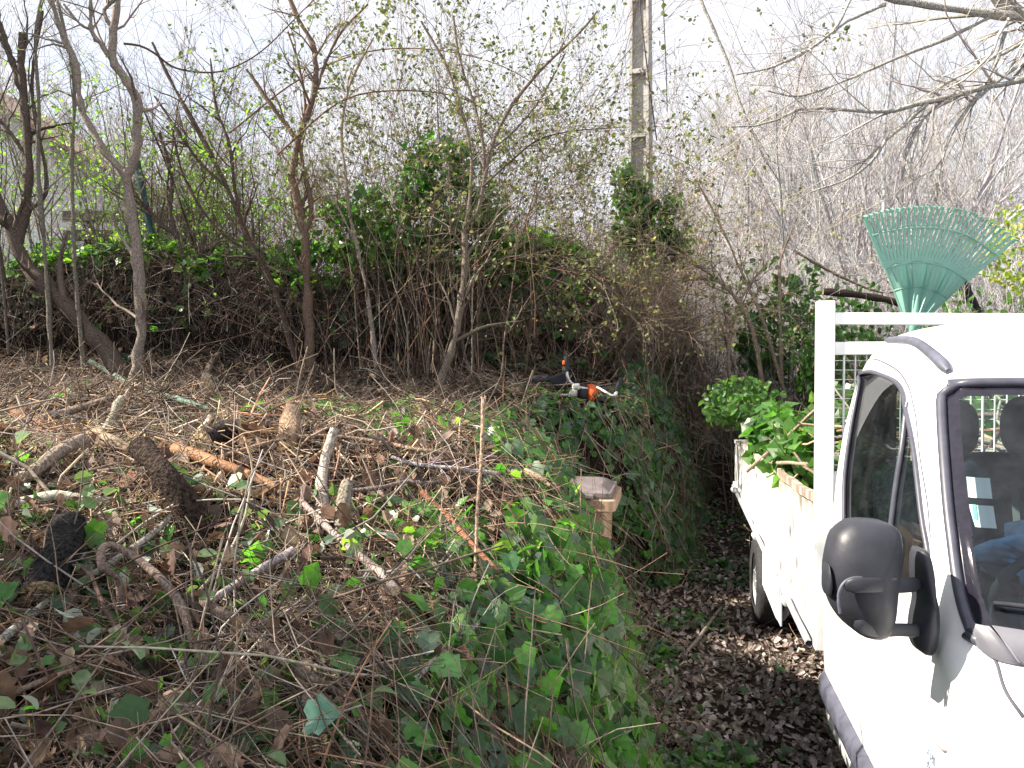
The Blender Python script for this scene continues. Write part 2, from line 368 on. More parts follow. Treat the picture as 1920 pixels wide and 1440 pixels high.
# ---- dry leaves
mb = MB()
upv = np.array([[0, 0, 1.]])
def flat_leaves(mb, tpl, N, cond, pw, size, pal, lift=.02, jit=.45, wfun=None, flow=None, mi=0, var=.2, nadd=(0, 0, 0)):
    P, n = sample(N, cond, wfun, pw); n = norm(n+np.asarray(nadd, float))
    t = rng.normal(size=(N, 3)); t = t if flow is None else t*.5+np.asarray(flow)
    t = t-n*(t*n).sum(1, keepdims=True)
    leaves(mb, tpl, P+n*rng.uniform(.2, 1.6, (N, 1))*lift, t, n, rng.uniform(*size, N), pick(pal, N, var), jit, mi)
PATHD = [(.25, .215, .195), (.31, .265, .24), (.18, .15, .135), (.39, .34, .315), (.23, .19, .17), (.48, .42, .39)]
flat_leaves(mb, L_OAK, 15000, lambda x, y, z: onpath(x, y, z) & (y < 9), 1.5, (.028, .07), PATHD, .014, jit=.55)
flat_leaves(mb, L_IVY2, 9000, lambda x, y, z: onpath(x, y, z) & (y < 11), 1.4, (.018, .05), PATHD, .014, jit=.6)
flat_leaves(mb, L_OAK, 2200, lambda x, y, z: onbank(x, y, z) & (y < 9), 1.5, (.04, .09), DRYC, .03, jit=.8)
flat_leaves(mb, L_OAK, 1300, lambda x, y, z: onbank(x, y, z) & (y < 3.4), .5, (.045, .10), DRYC, .06, jit=.7)
flat_leaves(mb, L_IVY2, 7000, lambda x, y, z: onbank(x, y, z) & (y < 10), 1.5, (.012, .05), DRYC+PALEC, .03, jit=.8)
flat_leaves(mb, L_OAK, 1500, lambda x, y, z: onface(x, y, z) & (y < 7), 1.4, (.04, .08), DRYC, .05, jit=.6, nadd=(0, -.6, .3))
flat_leaves(mb, L_OAK, 2600, lambda x, y, z: onbank(x, y, z) & (y > 6.3) & (y < 9.7), .5, (.06, .11), [(.10, .07, .055), (.14, .10, .08), (.07, .05, .04), (.2, .15, .12)], .05, jit=.8)  # darker leaves near the hedge, its shade put into their palette
flat_leaves(mb, L_BIT, 6000, lambda x, y, z: (y > 8) & (y < 30), 1.2, (.06, .12), PATHD, .02, jit=.5)
tag(mb.build('dry_leaves', DRY), 'carpet of curled brown oak leaves on path and bank', 'dry leaves', kind='stuff')
# ---- living ivy
def patch(x, y, z): return np.clip(fbm(x*1.0, y+z*.7, .7, 3)*3+.55, .03, 1)
mb = MB()
dn = (.35, -.25, -1.)
def greenface(x, y, z):
    u = (x-rim(y))/np.maximum(base(y)-rim(y), .05)
    return patch(x, y, z)*np.clip(.04+u**2*1.5, 0, 1)*np.where(y > 5.6, 2.0, 1)
flat_leaves(mb, L_IVY, 5400, lambda x, y, z: onface(x, y, z) & (y < 7.7), 1.3, (.035, .085), IVYC+IVYB[:2], .07, .45, greenface, dn, nadd=(0, -.9, .35))
uu = lambda x, y: (x-rim(y))/np.maximum(base(y)-rim(y), .05)
flat_leaves(mb, L_IVY, 2600, lambda x, y, z: onface(x, y, z) & (y < 5.7) & (uu(x, y) > .35), 1.2, (.045, .09), IVYC+IVYB, .10, .45, lambda x, y, z: patch(x+2, y, z)**.6, dn, nadd=(0, -.9, .35))
flat_leaves(mb, L_IVY, 900, lambda x, y, z: (x > rim(y)-.3) & (y > 2.6) & (y < 5.7) & (uu(x, y) < .7), 1.2, (.035, .08), IVYB+YGRN[:1], .07, .6, lambda x, y, z: patch(x+2, y, z)**.6)
flat_leaves(mb, L_IVY2, 1100, lambda x, y, z: onface(x, y, z) & (y < 7.7), 1.3, (.03, .07), IVYC, .05, .4, greenface, dn, nadd=(0, -.9, .35))
flat_leaves(mb, L_IVY, 6500, lambda x, y, z: onface(x, y, z) & (y >= 5.8) & (y < 16), .8, (.06, .11), IVYC, .06, .45, lambda x, y, z: patch(x, y, z)**.5, dn, nadd=(0, -.6, .3))
flat_leaves(mb, L_IVY, 380, lambda x, y, z: (x < rim(y)+.3) & (y < 3.0), .4, (.03, .075), IVYC+IVYB*2, .09, .7)
flat_leaves(mb, L_IVY, 900, lambda x, y, z: (x < rim(y)+.1) & (y < 8), 1.5, (.03, .07), IVYB, .05, .6, lambda x, y, z: patch(x+3, y, z)**2)
flat_leaves(mb, L_IVY, 1500, lambda x, y, z: (x < rim(y)+.3) & (x > rim(y)-.8) & (y > 3.8) & (y < 9), 1.1, (.035, .075), IVYB, .06, .5, lambda x, y, z: patch(x+3, y, z)**.7)
flat_leaves(mb, L_IVY, 2600, lambda x, y, z: (x > base(y)-.1) & (x < base(y)+.9) & (y < 12), 1.3, (.04, .08), IVYC, .03, .35, lambda x, y, z: patch(x+7, y, z)**1.5*np.exp(-np.clip(x-base(y), -1, 9)*2))
flat_leaves(mb, L_IVY2, 1500, lambda x, y, z: (x < rim(y)) & (y < 4.5), 1.5, (.015, .035), IVYB+YGRN, .04, .6, lambda x, y, z: patch(x+5, y, z)**2)
flat_leaves(mb, L_IVY, 3200, lambda x, y, z: (x > base(y)-.1) & (x < base(y)+1.9) & (y < 12), 1.3, (.035, .075), IVYC, .04, .5, lambda x, y, z: np.clip(fbm(x+3, y, .8, 3)*5-.5, .01, 1))
tag(mb.build('ground_ivy', LEAF), 'green ivy trailing over the bank face and path edge', 'ivy', kind='stuff')
mb = MB()
flat_leaves(mb, L_OVAL, 380, lambda x, y, z: (x < rim(y)+.2) & (y < 3.0), .4, (.035, .075), [(.10, .16, .08), (.13, .2, .1)], .10, .9)
flat_leaves(mb, L_OVAL, 420, lambda x, y, z: (x < rim(y)+.2) & (y < 9), 1.6, (.04, .075), [(.10, .16, .08), (.13, .2, .1)], .05, .9, lambda x, y, z: patch(x+11, y, z)**2)
tag(mb.build('bramble_leaves', BRAM), 'pale backed bramble leaves strewn over the bank', 'bramble leaves', kind='stuff')
# ================================================================ TRUCK
TA = rad(11.5); P0 = np.array([1.507, 3.8, 0.0])
LV = np.array([math.sin(TA), math.cos(TA), 0]); RV = np.array([math.cos(TA), -math.sin(TA), 0])
def tw(u, v, wz):   # truck (rearward, rightward, height) -> world
    u, v, wz = np.broadcast_arrays(np.asarray(u, float), np.asarray(v, float), np.asarray(wz, float))
    return P0+u[..., None]*LV+v[..., None]*RV+wz[..., None]*np.array([0, 0, 1.])
def wt(P):          # world -> truck local xyz = (v, u, w)
    Q = np.asarray(P, float)-P0
    return np.stack([Q@RV, Q@LV, Q[..., 2]], -1)
def side_at(px, py, v=0.0):    # a pixel on the truck's side plane -> (v, u, w)
    r = ray(px, py); # C0 + r d ; (C-P0).RV + d r.RV = v
    d = (v-(C0-P0)@RV)/(r@RV); return wt(C0+r*d)
def up_at(px, py, u):          # a pixel on a cross plane u=const
    r = ray(px, py); d = (u-(C0-P0)@LV)/(r@LV); return wt(C0+r*d)

def carpaint():
    m, t, b = nodes('white_paint'); b.inputs['Roughness'].default_value = .32; b.inputs['Coat Weight'].default_value = .5; b.inputs['Coat Roughness'].default_value = .08
    g = t.nodes.new("ShaderNodeTexCoord"); n = t.nodes.new("ShaderNodeTexNoise"); n.inputs['Scale'].default_value = 5; n.inputs['Detail'].default_value = 8; n.inputs['Roughness'].default_value = .7
    t.links.new(g.outputs['Object'], n.inputs['Vector'])
    r = t.nodes.new("ShaderNodeValToRGB"); r.color_ramp.elements[0].position = .3; r.color_ramp.elements[0].color = (.70, .70, .69, 1)
    r.color_ramp.elements[1].position = .55; r.color_ramp.elements[1].color = (.82, .825, .83, 1)
    t.links.new(n.outputs[0], r.inputs[0]); t.links.new(r.outputs[0], b.inputs['Base Color'])
    return m
def dirtypaint():
    m, t, b = nodes('dirty_white_paint'); b.inputs['Roughness'].default_value = .5
    g = t.nodes.new("ShaderNodeTexCoord"); n = t.nodes.new("ShaderNodeTexNoise"); n.inputs['Scale'].default_value = 3; n.inputs['Detail'].default_value = 8; n.inputs['Roughness'].default_value = .75
    mpp = t.nodes.new("ShaderNodeMapping"); mpp.inputs['Scale'].default_value = (4, 4, .8)
    t.links.new(g.outputs['Object'], mpp.inputs[0]); t.links.new(mpp.outputs[0], n.inputs['Vector'])
    sp = t.nodes.new("ShaderNodeSeparateXYZ"); t.links.new(g.outputs['Object'], sp.inputs[0])
    mr = t.nodes.new("ShaderNodeMapRange"); mr.inputs['From Min'].default_value = 1.12; mr.inputs['From Max'].default_value = 1.42; mr.inputs['To Min'].default_value = -.16; mr.inputs['To Max'].default_value = .17
    t.links.new(sp.outputs['Z'], mr.inputs[0])
    ad = t.nodes.new("ShaderNodeMath"); ad.operation = 'ADD'; t.links.new(n.outputs[0], ad.inputs[0]); t.links.new(mr.outputs[0], ad.inputs[1])
    r = t.nodes.new("ShaderNodeValToRGB"); e = r.color_ramp.elements; e[0].position = .45; e[0].color = (.68, .68, .68, 1); e[1].position = .68; e[1].color = (.25, .20, .155, 1)
    x = e.new(.57); x.color = (.50, .46, .41, 1)
    t.links.new(ad.outputs[0], r.inputs[0]); t.links.new(r.outputs[0], b.inputs['Base Color'])
    bp = t.nodes.new("ShaderNodeBump"); bp.inputs['Strength'].default_value = .35; bp.inputs['Distance'].default_value = .01
    t.links.new(n.outputs[0], bp.inputs['Height']); t.links.new(bp.outputs[0], b.inputs['Normal'])
    return m
PAINT = carpaint(); DPAINT = dirtypaint()
FRAMEP = simple('frame_paint', (.74, .76, .78), .4, noise=.06, nscale=9)
BLACKP = simple('black_plastic', (.028, .030, .040), .48, noise=.35, nscale=14, bump=.12)
TRIMP = simple('grey_trim_plastic', (.085, .09, .125), .5, noise=.35, nscale=10)
COWLP = simple('cowl_plastic', (.13, .13, .155), .5, noise=.25, nscale=12)
SEAL = simple('rubber_seal', (.060, .062, .085), .4, noise=.2, nscale=25)
GAP = simple('panel_gap', (.06, .06, .075), .8)
TYRE = simple('tyre_rubber', (.022, .022, .025), .8, noise=.4, nscale=30, bump=.3)
RIMM = simple('wheel_steel', (.42, .42, .44), .45, metal=.5, noise=.3, nscale=12)
FRIT = simple('window_frit', (.016, .015, .024), .04, noise=.3, nscale=30, spec=.5)
SEATM = simple('seat_cloth', (.016, .021, .04), .9, noise=.3, nscale=30)
SEATB = simple('blue_jacket_cloth', (.02, .05, .13), .9, noise=.5, nscale=9)
LINING = simple('cab_lining', (.03, .038, .06), .9, noise=.3, nscale=6)
DARKM = simple('chassis_black', (.03, .03, .032), .7, noise=.3, nscale=10)
PAPER = simple('sticker_paper', (.80, .82, .80), .6)
GREENP = simple('sticker_green', (.20, .55, .42), .6)
LAMPM = simple('lamp_plastic', (.55, .50, .50), .15)
STEEL = simple('galvanised_steel', (.55, .57, .6), .4, metal=.4, noise=.15, nscale=20)
INK = simple('marker_ink', (.10, .11, .14), .7)
BLUEST = simple('pale_blue_sticker', (.55, .68, .85), .5)
def glassmat(name, tint, refl=1.0, dirt=.1):
    m, t, b = nodes(name); out = t.nodes["Material Output"]
    tr = t.nodes.new("ShaderNodeBsdfTransparent"); tr.inputs[0].default_value = (*tint, 1)
    gl = t.nodes.new("ShaderNodeBsdfGlossy"); gl.inputs['Roughness'].default_value = .02
    fr = t.nodes.new("ShaderNodeFresnel"); fr.inputs[0].default_value = 1.5
    m1 = t.nodes.new("ShaderNodeMixShader"); t.links.new(fr.outputs[0], m1.inputs[0]); t.links.new(tr.outputs[0], m1.inputs[1]); t.links.new(gl.outputs[0], m1.inputs[2])
    df = t.nodes.new("ShaderNodeBsdfDiffuse"); df.inputs[0].default_value = (.30, .34, .40, 1)
    n = t.nodes.new("ShaderNodeTexNoise"); n.inputs['Scale'].default_value = 7; n.inputs['Detail'].default_value = 9; n.inputs['Roughness'].default_value = .75
    g = t.nodes.new("ShaderNodeTexCoord"); t.links.new(g.outputs['Object'], n.inputs['Vector'])
    r = t.nodes.new("ShaderNodeMapRange"); r.inputs['From Min'].default_value = .42; r.inputs['From Max'].default_value = .75; r.inputs['To Max'].default_value = dirt; r.inputs['To Min'].default_value = dirt*.15
    t.links.new(n.outputs[0], r.inputs[0])
    m2 = t.nodes.new("ShaderNodeMixShader"); t.links.new(r.outputs[0], m2.inputs[0]); t.links.new(m1.outputs[0], m2.inputs[1]); t.links.new(df.outputs[0], m2.inputs[2])
    t.links.new(m2.outputs[0], out.inputs[0]); return m
GLASS = glassmat('windscreen_glass', (.72, .84, .88), dirt=.06)
SGLASS = glassmat('side_glass', (.30, .40, .38), dirt=.05)

TRK = empty('tipper_truck', tuple(P0), -TA)
tag(TRK, 'white tipper truck with black wing mirror, loaded with cut branches', 'truck')

ROWS = np.array([
 # w     vs    uf    ru   rv   bow
 (0.36, .07, -2.34, .30, .30, .12), (0.50, .03, -2.40, .32, .30, .12), (0.62, .01, -2.44, .32, .30, .12), (0.80, .00, -2.46, .32, .32, .12),
 (1.00, .00, -2.44, .34, .34, .12), (1.10, .008, -2.38, .36, .36, .12), (1.18, .015, -2.26, .36, .36, .12), (1.25, .025, -2.10, .34, .30, .12),
 (1.32, .03, -1.96, .30, .22, .12), (1.38, .035, -1.86, .26, .15, .11), (1.60, .055, -1.70, .24, .13, .11), (1.80, .085, -1.53, .22, .13, .11),
 (1.98, .125, -1.36, .22, .13, .11), (2.07, .155, -1.27, .22, .15, .11), (2.14, .19, -1.16, .24, .17, .11), (2.20, .24, -1.00, .26, .20, .12),
 (2.255, .33, -.82, .28, .24, .12), (2.295, .50, -.66, .28, .22, .1), (2.32, .74, -.54, .2, .12, .06)])
NT, NS = 150, 150
_t = np.linspace(0, len(ROWS)-1, NT); _ti = np.clip(_t.astype(int), 0, len(ROWS)-2)
RW = smooth_poly(np.c_[ROWS, np.arange(len(ROWS))*.12], NT)[:, :6]
UR = -.10
def plan(row, s):   # s in 0..1 (rear corner -> front centre)
    wz, vs, uf, ru, rv, bow = row
    ua = uf+bow*(1-vs-rv)**2/.8
    a = np.clip(s/.5, 0, 1); b = np.clip((s-.5)/.2, 0, 1); c = np.clip((s-.7)/.3, 0, 1)
    u = np.where(s < .5, UR+(ua+ru-UR)*a, np.where(s < .7, ua+ru-ru*np.sin(b*np.pi/2), uf+bow*((1-vs-rv)*(1-c))**2/.8))
    v = np.where(s < .5, vs+.0*a, np.where(s < .7, vs+rv*(1-np.cos(b*np.pi/2)), vs+rv+(1-vs-rv)*c))
    v = v+.03*np.clip(-(u+1.3), 0, 1)**1.3*(s < .5)+np.where(s >= .5, .03*np.clip(-(ua+ru+1.3), 0, 1)**1.3*(1-c), 0)
    # rounded rear edge
    v = v+.05*np.clip(1-(UR-u)/.07, 0, 1)**2
    return np.stack([v, u, np.full_like(u, wz)], -1)
sh = np.concatenate([np.linspace(0, .5, 78)[:-1], np.linspace(.5, .7, 22)[:-1], np.linspace(.7, 1, 51)])
half = np.array([plan(r, sh) for r in RW])                    # NT x n x 3 (v,u,w)
mir = half[:, ::-1][:, 1:].copy(); mir[..., 0] = 2-mir[..., 0]
GRD = np.concatenate([half, mir], 1); ns = GRD.shape[1]; nh = len(sh)
GW = P0+GRD[..., 1:2]*LV+GRD[..., 0:1]*RV+GRD[..., 2:3]*np.array([0, 0, 1.])
gpx, gpy, gf = proj(GW)
gn = np.zeros_like(GRD); du = np.gradient(GRD, axis=1); dt = np.gradient(GRD, axis=0); gn = norm(np.cross(dt, du))
gn *= np.sign(((GRD-np.array([1, -1.0, 1.3]))*gn).sum(-1, keepdims=True))
def inv(px, py, smin=0, smax=None):
    D = (gpx-px)**2+(gpy-py)**2; D[:, nh+2:] = 1e9
    if smax is not None: D[:, smax:] = 1e9
    D[:, :smin] = 1e9
    k = np.unravel_index(np.argmin(D), D.shape); return float(k[1]), float(k[0])
def invpoly(pts, n=90, closed=True, **kw):
    q = np.array([inv(px, py, **kw) for px, py in pts])
    if closed:
        q2 = np.concatenate([q, q[:1]]); return smooth_poly(q2, n)[:-1]
    return smooth_poly(q, n)
def gsample(A, s, t):
    s = np.clip(s, 0, A.shape[1]-1.001); t = np.clip(t, 0, A.shape[0]-1.001); si = s.astype(int); ti = t.astype(int); fs = (s-si)[:, None]; ft = (t-ti)[:, None]
    return (A[ti, si]*(1-fs)+A[ti, si+1]*fs)*(1-ft)+(A[ti+1, si]*(1-fs)+A[ti+1, si+1]*fs)*ft
def inpoly(poly, x, y):
    r = np.zeros(x.shape, bool); n = len(poly)
    for a in range(n):
        x0, y0 = poly[a]; x1, y1 = poly[(a+1) % n]
        c = ((y0 > y) != (y1 > y)) & (x < (x1-x0)*(y-y0)/((y1-y0) or 1e-9)+x0); r ^= c
    return r
def distpoly(poly, P3, G3):   # distance in metres from grid points G3 to poly curve P3
    return np.sqrt(np.min(((G3[:, None]-P3[None])**2).sum(-1), 1))
SIDEW = invpoly([(1622, 700), (1632, 697), (1652, 702), (1680, 716), (1694, 738), (1700, 765), (1712, 830), (1724, 900), (1733, 970), (1738, 1040), (1738, 1085), (1722, 1098), (1660, 1090), (1600, 1065),
                 (1586, 1040), (1582, 985), (1585, 900), (1598, 800), (1612, 722)], smax=int(nh*.68))
ii = np.arange(nh)
wl = invpoly([(1822, 1188), (1803, 1100), (1786, 1000), (1774, 900), (1767, 820), (1764, 765), (1769, 738), (1786, 727)], n=40, closed=False, smin=int(nh*.30))
tr = wl[-1]; br = wl[0]
tt = inv(1860, 722, smin=int(nh*.30)); ttop = max(tr[1], tt[1])
b2 = inv(1880, 1206, smin=int(nh*.30))
WS = np.concatenate([wl, [[tr[0]+3, ttop+.3], [nh-1, ttop+1.0], [2*(nh-1)-tr[0]-3, ttop+.3]], np.c_[2*(nh-1)-wl[::-1, 0], wl[::-1, 1]], [[2*(nh-1)-br[0]-4, br[1]-1.5], [nh-1, br[1]-4], [br[0]+4, br[1]-1.5]]])
SIDER = np.c_[2*(nh-1)-SIDEW[:, 0], SIDEW[:, 1]][::-1]
fs = np.arange(ns-1)+.5; ft = np.arange(NT-1)+.5; FS, FT = np.meshgrid(fs, ft)
mS = inpoly(SIDEW, FS, FT); mR = inpoly(SIDER, FS, FT); mW = inpoly(WS, FS, FT)
ci = np.arange(NT-1)[:, None]*ns; cj = np.arange(ns-1)[None]
QF = np.stack([ci+cj, ci+cj+1, ci+ns+cj+1, ci+ns+cj], -1)
def dil(m, k=1):
    for _ in range(k):
        o = m.copy(); o[1:] |= m[:-1]; o[:-1] |= m[1:]; o[:, 1:] |= m[:, :-1]; o[:, :-1] |= m[:, 1:]; m = o
    return m
keep = ~(mS | mR | mW)
CPb = COWLP
mb = MB(); V = GRD.reshape(-1, 3); mb.add(V, QF[keep])
cab = None
# roof cap, rear wall with window opening, floor
topring = GRD[-1]; c = topring.mean(0)+[0, .05, .012]; VV = np.concatenate([topring, [c]]); mb.add(VV, [[a, a+1, len(topring)] for a in range(len(topring)-1)]+[[len(topring)-1, 0, len(topring)]])
rl = GRD[:, 0]; rr = GRD[:, -1]
for a in range(NT-1):
    w0, w1 = rl[a, 2], rl[a+1, 2]; wm = (w0+w1)/2
    segs = [(rl[a, 0], .30, rl[a+1, 0]), ] 
    if 1.66 < wm < 1.99:
        mb.add([[rl[a, 0], UR, w0], [.33, UR, w0], [.33, UR, w1], [rl[a+1, 0], UR, w1]], [[0, 1, 2, 3]], smooth=False)
        mb.add([[rr[a, 0], UR, w0], [1.67, UR, w0], [1.67, UR, w1], [rr[a+1, 0], UR, w1]], [[0, 1, 2, 3]], smooth=False)
    else: mb.add([[rl[a, 0], UR, w0], [rr[a, 0], UR, w0], [rr[a+1, 0], UR, w1], [rl[a+1, 0], UR, w1]], [[0, 1, 2, 3]], smooth=False)
cab = mb.build('cab_body', PAINT, TRK)
def glasspatch(name, mask, poly, mats, fritw, inset=.006):
    up = 3; s0, s1 = np.where(mask.any(0))[0][[0, -1]]; t0, t1 = np.where(mask.any(1))[0][[0, -1]]
    sf = np.arange((s0-1)*up, (s1+3)*up)/up; tf = np.arange((t0-1)*up, (t1+3)*up)/up; SF, TF = np.meshgrid(sf, tf); shp = SF.shape
    G = gsample(GRD, SF.ravel(), TF.ravel())-gsample(gn, SF.ravel(), TF.ravel())*inset
    ni, nj = shp; q = np.arange((ni-1))[:, None]*nj+np.arange(nj-1)[None]; F = np.stack([q, q+1, q+nj+1, q+nj], -1)
    m = dil(inpoly(poly, SF[:-1, :-1]+.5/up, TF[:-1, :-1]+.5/up), 2); F = F[m]
    P3 = gsample(GRD, poly[:, 0], poly[:, 1]); P3 = smooth_poly(P3, 240); ctr = G[F].mean(1)
    d = np.sqrt(np.min(((ctr[:, None]-P3[None])**2).sum(-1), 1))
    used, invi = np.unique(F, return_inverse=True); mb = MB(); F2 = invi.reshape(F.shape)
    fr = d < fritw
    mb.add(G[used], F2[~fr], mi=0); mb.f.append(F2[fr]); mb.m.append(np.full(fr.sum(), 1)); mb.sm.append(np.full(fr.sum(), True))
    return mb.build(name, mats, TRK)
def seal(name, poly, r, parent, mat=SEAL, off=.004, closed=True, rr=None):
    P = gsample(GRD, poly[:, 0], poly[:, 1])+gsample(gn, poly[:, 0], poly[:, 1])*off
    if closed: P = np.concatenate([P, P[:2]])
    mb = MB(); R = np.full(len(P), r) if rr is None else rr(len(P))
    tubes(mb, P, R, 8, cap=not closed); return mb.build(name, mat, parent)
WSo = glasspatch('windscreen', mW, WS, [GLASS, FRIT], .055); seal('window_seal', np.array([p for p in smooth_poly(np.concatenate([WS, WS[:1]]), 260)])[:-1], .0165, WSo, off=.000)
SWo = glasspatch('door_window', mS, SIDEW, [SGLASS, FRIT], .018); seal('window_seal', SIDEW, .010, SWo)
SRo = glasspatch('door_window', mR, SIDER, [SGLASS, FRIT], .018); seal('window_seal', SIDER, .013, SRo)
dv = invpoly([(1703, 752), (1694, 830), (1682, 910), (1672, 985), (1668, 1030)], n=20, closed=False, smax=int(nh*.68))
seal('quarter_divider', dv, .012, SWo, off=.0, closed=False)
# door seam, bonnet seam
g1 = invpoly([(1622, 667), (1648, 675), (1680, 694), (1702, 722), (1714, 765), (1726, 850), (1738, 940), (1746, 1010)], n=60, closed=False, smax=int(nh*.7))
seal('door_seam', g1, .0035, cab, GAP, off=-.001, closed=False)
g2 = invpoly([(1850, 1200), (1862, 1238), (1886, 1290), (1920, 1352)], n=40, closed=False, smin=int(nh*.3))
seal('bonnet_seam', g2, .005, cab, GAP, off=-.001, closed=False)
# cowl band under the windscreen
mb = MB(); cs = smooth_poly(np.array([inv(1818, 1168, smin=int(nh*.3)), inv(1838, 1196, smin=int(nh*.3)), inv(1880, 1212, smin=int(nh*.3)), inv(1918, 1222, smin=int(nh*.3)), (nh-1, inv(1918, 1222, smin=int(nh*.3))[1]-2)]), 40)
cs = np.concatenate([cs, np.c_[2*(nh-1)-cs[::-1, 0], cs[::-1, 1]][1:]])
PA = gsample(GRD, cs[:, 0], cs[:, 1]+2.2)+gsample(gn, cs[:, 0], cs[:, 1])*.012; PB = gsample(GRD, cs[:, 0], cs[:, 1]-4.0)+gsample(gn, cs[:, 0], cs[:, 1])*.014; PC = PB-gsample(gn, cs[:, 0], cs[:, 1])*.02
n_ = len(PA); mb.add(np.concatenate([PA, PB, PC]), [[a, a+1, n_+a+1, n_+a] for a in range(n_-1)]+[[n_+a, n_+a+1, 2*n_+a+1, 2*n_+a] for a in range(n_-1)])
mb.build('scuttle_panel', COWLP, TRK)
# wiper
mb = MB(); wp = [inv(1860, 1138, smin=int(nh*.3)), inv(1890, 1137, smin=int(nh*.3)), inv(1919, 1138, smin=int(nh*.3))]
wp = np.array(wp+[(nh+8, wp[-1][1]-1)]); wq = smooth_poly(wp, 20)
P = gsample(GRD, wq[:, 0], wq[:, 1]); N_ = gsample(gn, wq[:, 0], wq[:, 1]); tubes(mb, P+N_*.018, np.full(20, .007), 6, cap=True)
tubes(mb, P[3:]+N_[3:]*.035+[0, 0, .004], np.full(17, .006), 6, cap=True); mb.build('wiper', BLACKP, TRK)
# roof strip
mb = MB(); rs = np.array([inv(1654, 624), inv(1712, 641), inv(1752, 672), inv(1778, 697)])
P = smooth_poly(gsample(GRD, rs[:, 0], rs[:, 1])+gsample(gn, rs[:, 0], rs[:, 1])*.008, 40); tubes(mb, P, np.linspace(.015, .022, 40)*np.minimum(1, np.r_[np.linspace(.5, 1, 4), np.ones(33), .95, .8, .5]), 10, cap=True)
mb.build('roof_trim', TRIMP, TRK)
# stickers on the windscreen
st = empty('x'); bpy.data.objects.remove(st)
def decal(name, pts, mat, off, parent, nsub=6, mi=None):
    q = np.array([inv(*p, smin=int(nh*.30)) for p in pts], float); a, b = np.meshgrid(np.linspace(0, 1, nsub), np.linspace(0, 1, nsub))
    a = a.ravel()[:, None]; b = b.ravel()[:, None]; Q = (q[0]*(1-a)+q[1]*a)*(1-b)+(q[3]*(1-a)+q[2]*a)*b
    P = gsample(GRD, Q[:, 0], Q[:, 1])+gsample(gn, Q[:, 0], Q[:, 1])*off
    F = [[r*nsub+c, r*nsub+c+1, (r+1)*nsub+c+1, (r+1)*nsub+c] for r in range(nsub-1) for c in range(nsub-1)]
    mb = MB(); mb.add(P, F); return mb.build(name, mat, parent)
pa = decal('paper_sticker', [(1813, 890), (1856, 893), (1858, 934), (1814, 931)], PAPER, -.010, TRK)
decal('printed_mark', [(1842, 926), (1851, 926), (1851, 929), (1842, 929)], GREENP, -.0075, pa, 2)
pb = decal('paper_sticker', [(1816, 945), (1858, 944), (1867, 990), (1824, 991)], PAPER, -.010, TRK)
decal('printed_mark', [(1825, 949), (1829, 949), (1830, 972), (1827, 972)], GREENP, -.0075, pb, 2)
decal('printed_mark', [(1851, 947), (1852, 947), (1842, 972), (1838, 972)], GREENP, -.0075, pb, 2)
decal('printed_mark', [(1857, 982), (1861, 982), (1861, 986), (1857, 986)], GREENP, -.0075, pb, 2)
# interior
mb = MB()
box(mb, .12, 1.88, -1.5, -.16, .5, .86, bev=.02); mb.build('cab_floor', LINING, TRK)
mb = MB(); box(mb, .10, 1.90, -1.72, -1.40, .9, 1.30, bev=.05); box(mb, .25, .75, -1.6, -1.36, 1.24, 1.40, bev=.06); mb.build('dashboard', LINING, TRK)
def seat(v0, v1, heads):
    mb = MB(); box(mb, v0, v1, -1.05, -.5, .82, 1.02, bev=.05)
    bm = bmesh.new(); bmesh.ops.create_cube(bm, size=1); bmesh.ops.scale(bm, vec=(v1-v0, .13, .74), verts=bm.verts); bmesh.ops.bevel(bm, geom=bm.edges[:], offset=.05, segments=3, affect='EDGES')
    bmesh.ops.rotate(bm, cent=(0, 0, 0), matrix=Matrix.Rotation(rad(-12), 3, 'X'), verts=bm.verts); bmesh.ops.translate(bm, vec=((v0+v1)/2, -.44, 1.33), verts=bm.verts); add_bm(mb, bm)
    s = mb.build('seat', SEATM, TRK)
    for px, py, rx, rz_ in heads:
        p = up_at(px, py, -.42); mb = MB(); bm = bmesh.new(); bmesh.ops.create_uvsphere(bm, u_segments=24, v_segments=14, radius=1)
        for q in bm.verts: q.co = Vector([math.copysign(abs(t)**.8, t) for t in q.co])
        bmesh.ops.scale(bm, vec=(rx, .06, rz_), verts=bm.verts); bmesh.ops.translate(bm, vec=tuple(p), verts=bm.verts); add_bm(mb, bm); mb.build('headrest', SEATM, s)
        for k in (-.05, .05): mb = MB(); tubes(mb, np.array([[p[0]+k, p[1], p[2]-.05], [p[0]+k, p[1]+.01, 1.62]]), np.full(2, .007), 6); mb.build('headrest_rod', STEEL, s)
    return s
seat(.16, .70, [(1786, 803, .10, .125)]); seat(.74, 1.75, [(1862, 880, .145, .075), (1926, 800, .10, .13)])
mb = MB(); bm = bmesh.new(); bmesh.ops.create_icosphere(bm, subdivisions=4, radius=1)
for v in bm.verts:
    k = 1+.6*float(fbm(v.co.x*2+5, v.co.y*2+v.co.z*2, .8)); v.co = Vector((v.co.x*.42*k, v.co.y*.12*k, v.co.z*.20*k))
bmesh.ops.translate(bm, vec=(1.0, -.66, 1.36), verts=bm.verts); add_bm(mb, bm); mb.build('jacket', SEATB, TRK)
mb = MB(); th = np.linspace(0, 2*np.pi, 33); tubes(mb, np.c_[.5+.19*np.cos(th), -1.28-.1*np.sin(th)*.5, 1.36+.16*np.sin(th)], np.full(33, .016), 8); mb.build('steering_wheel', BLACKP, TRK)
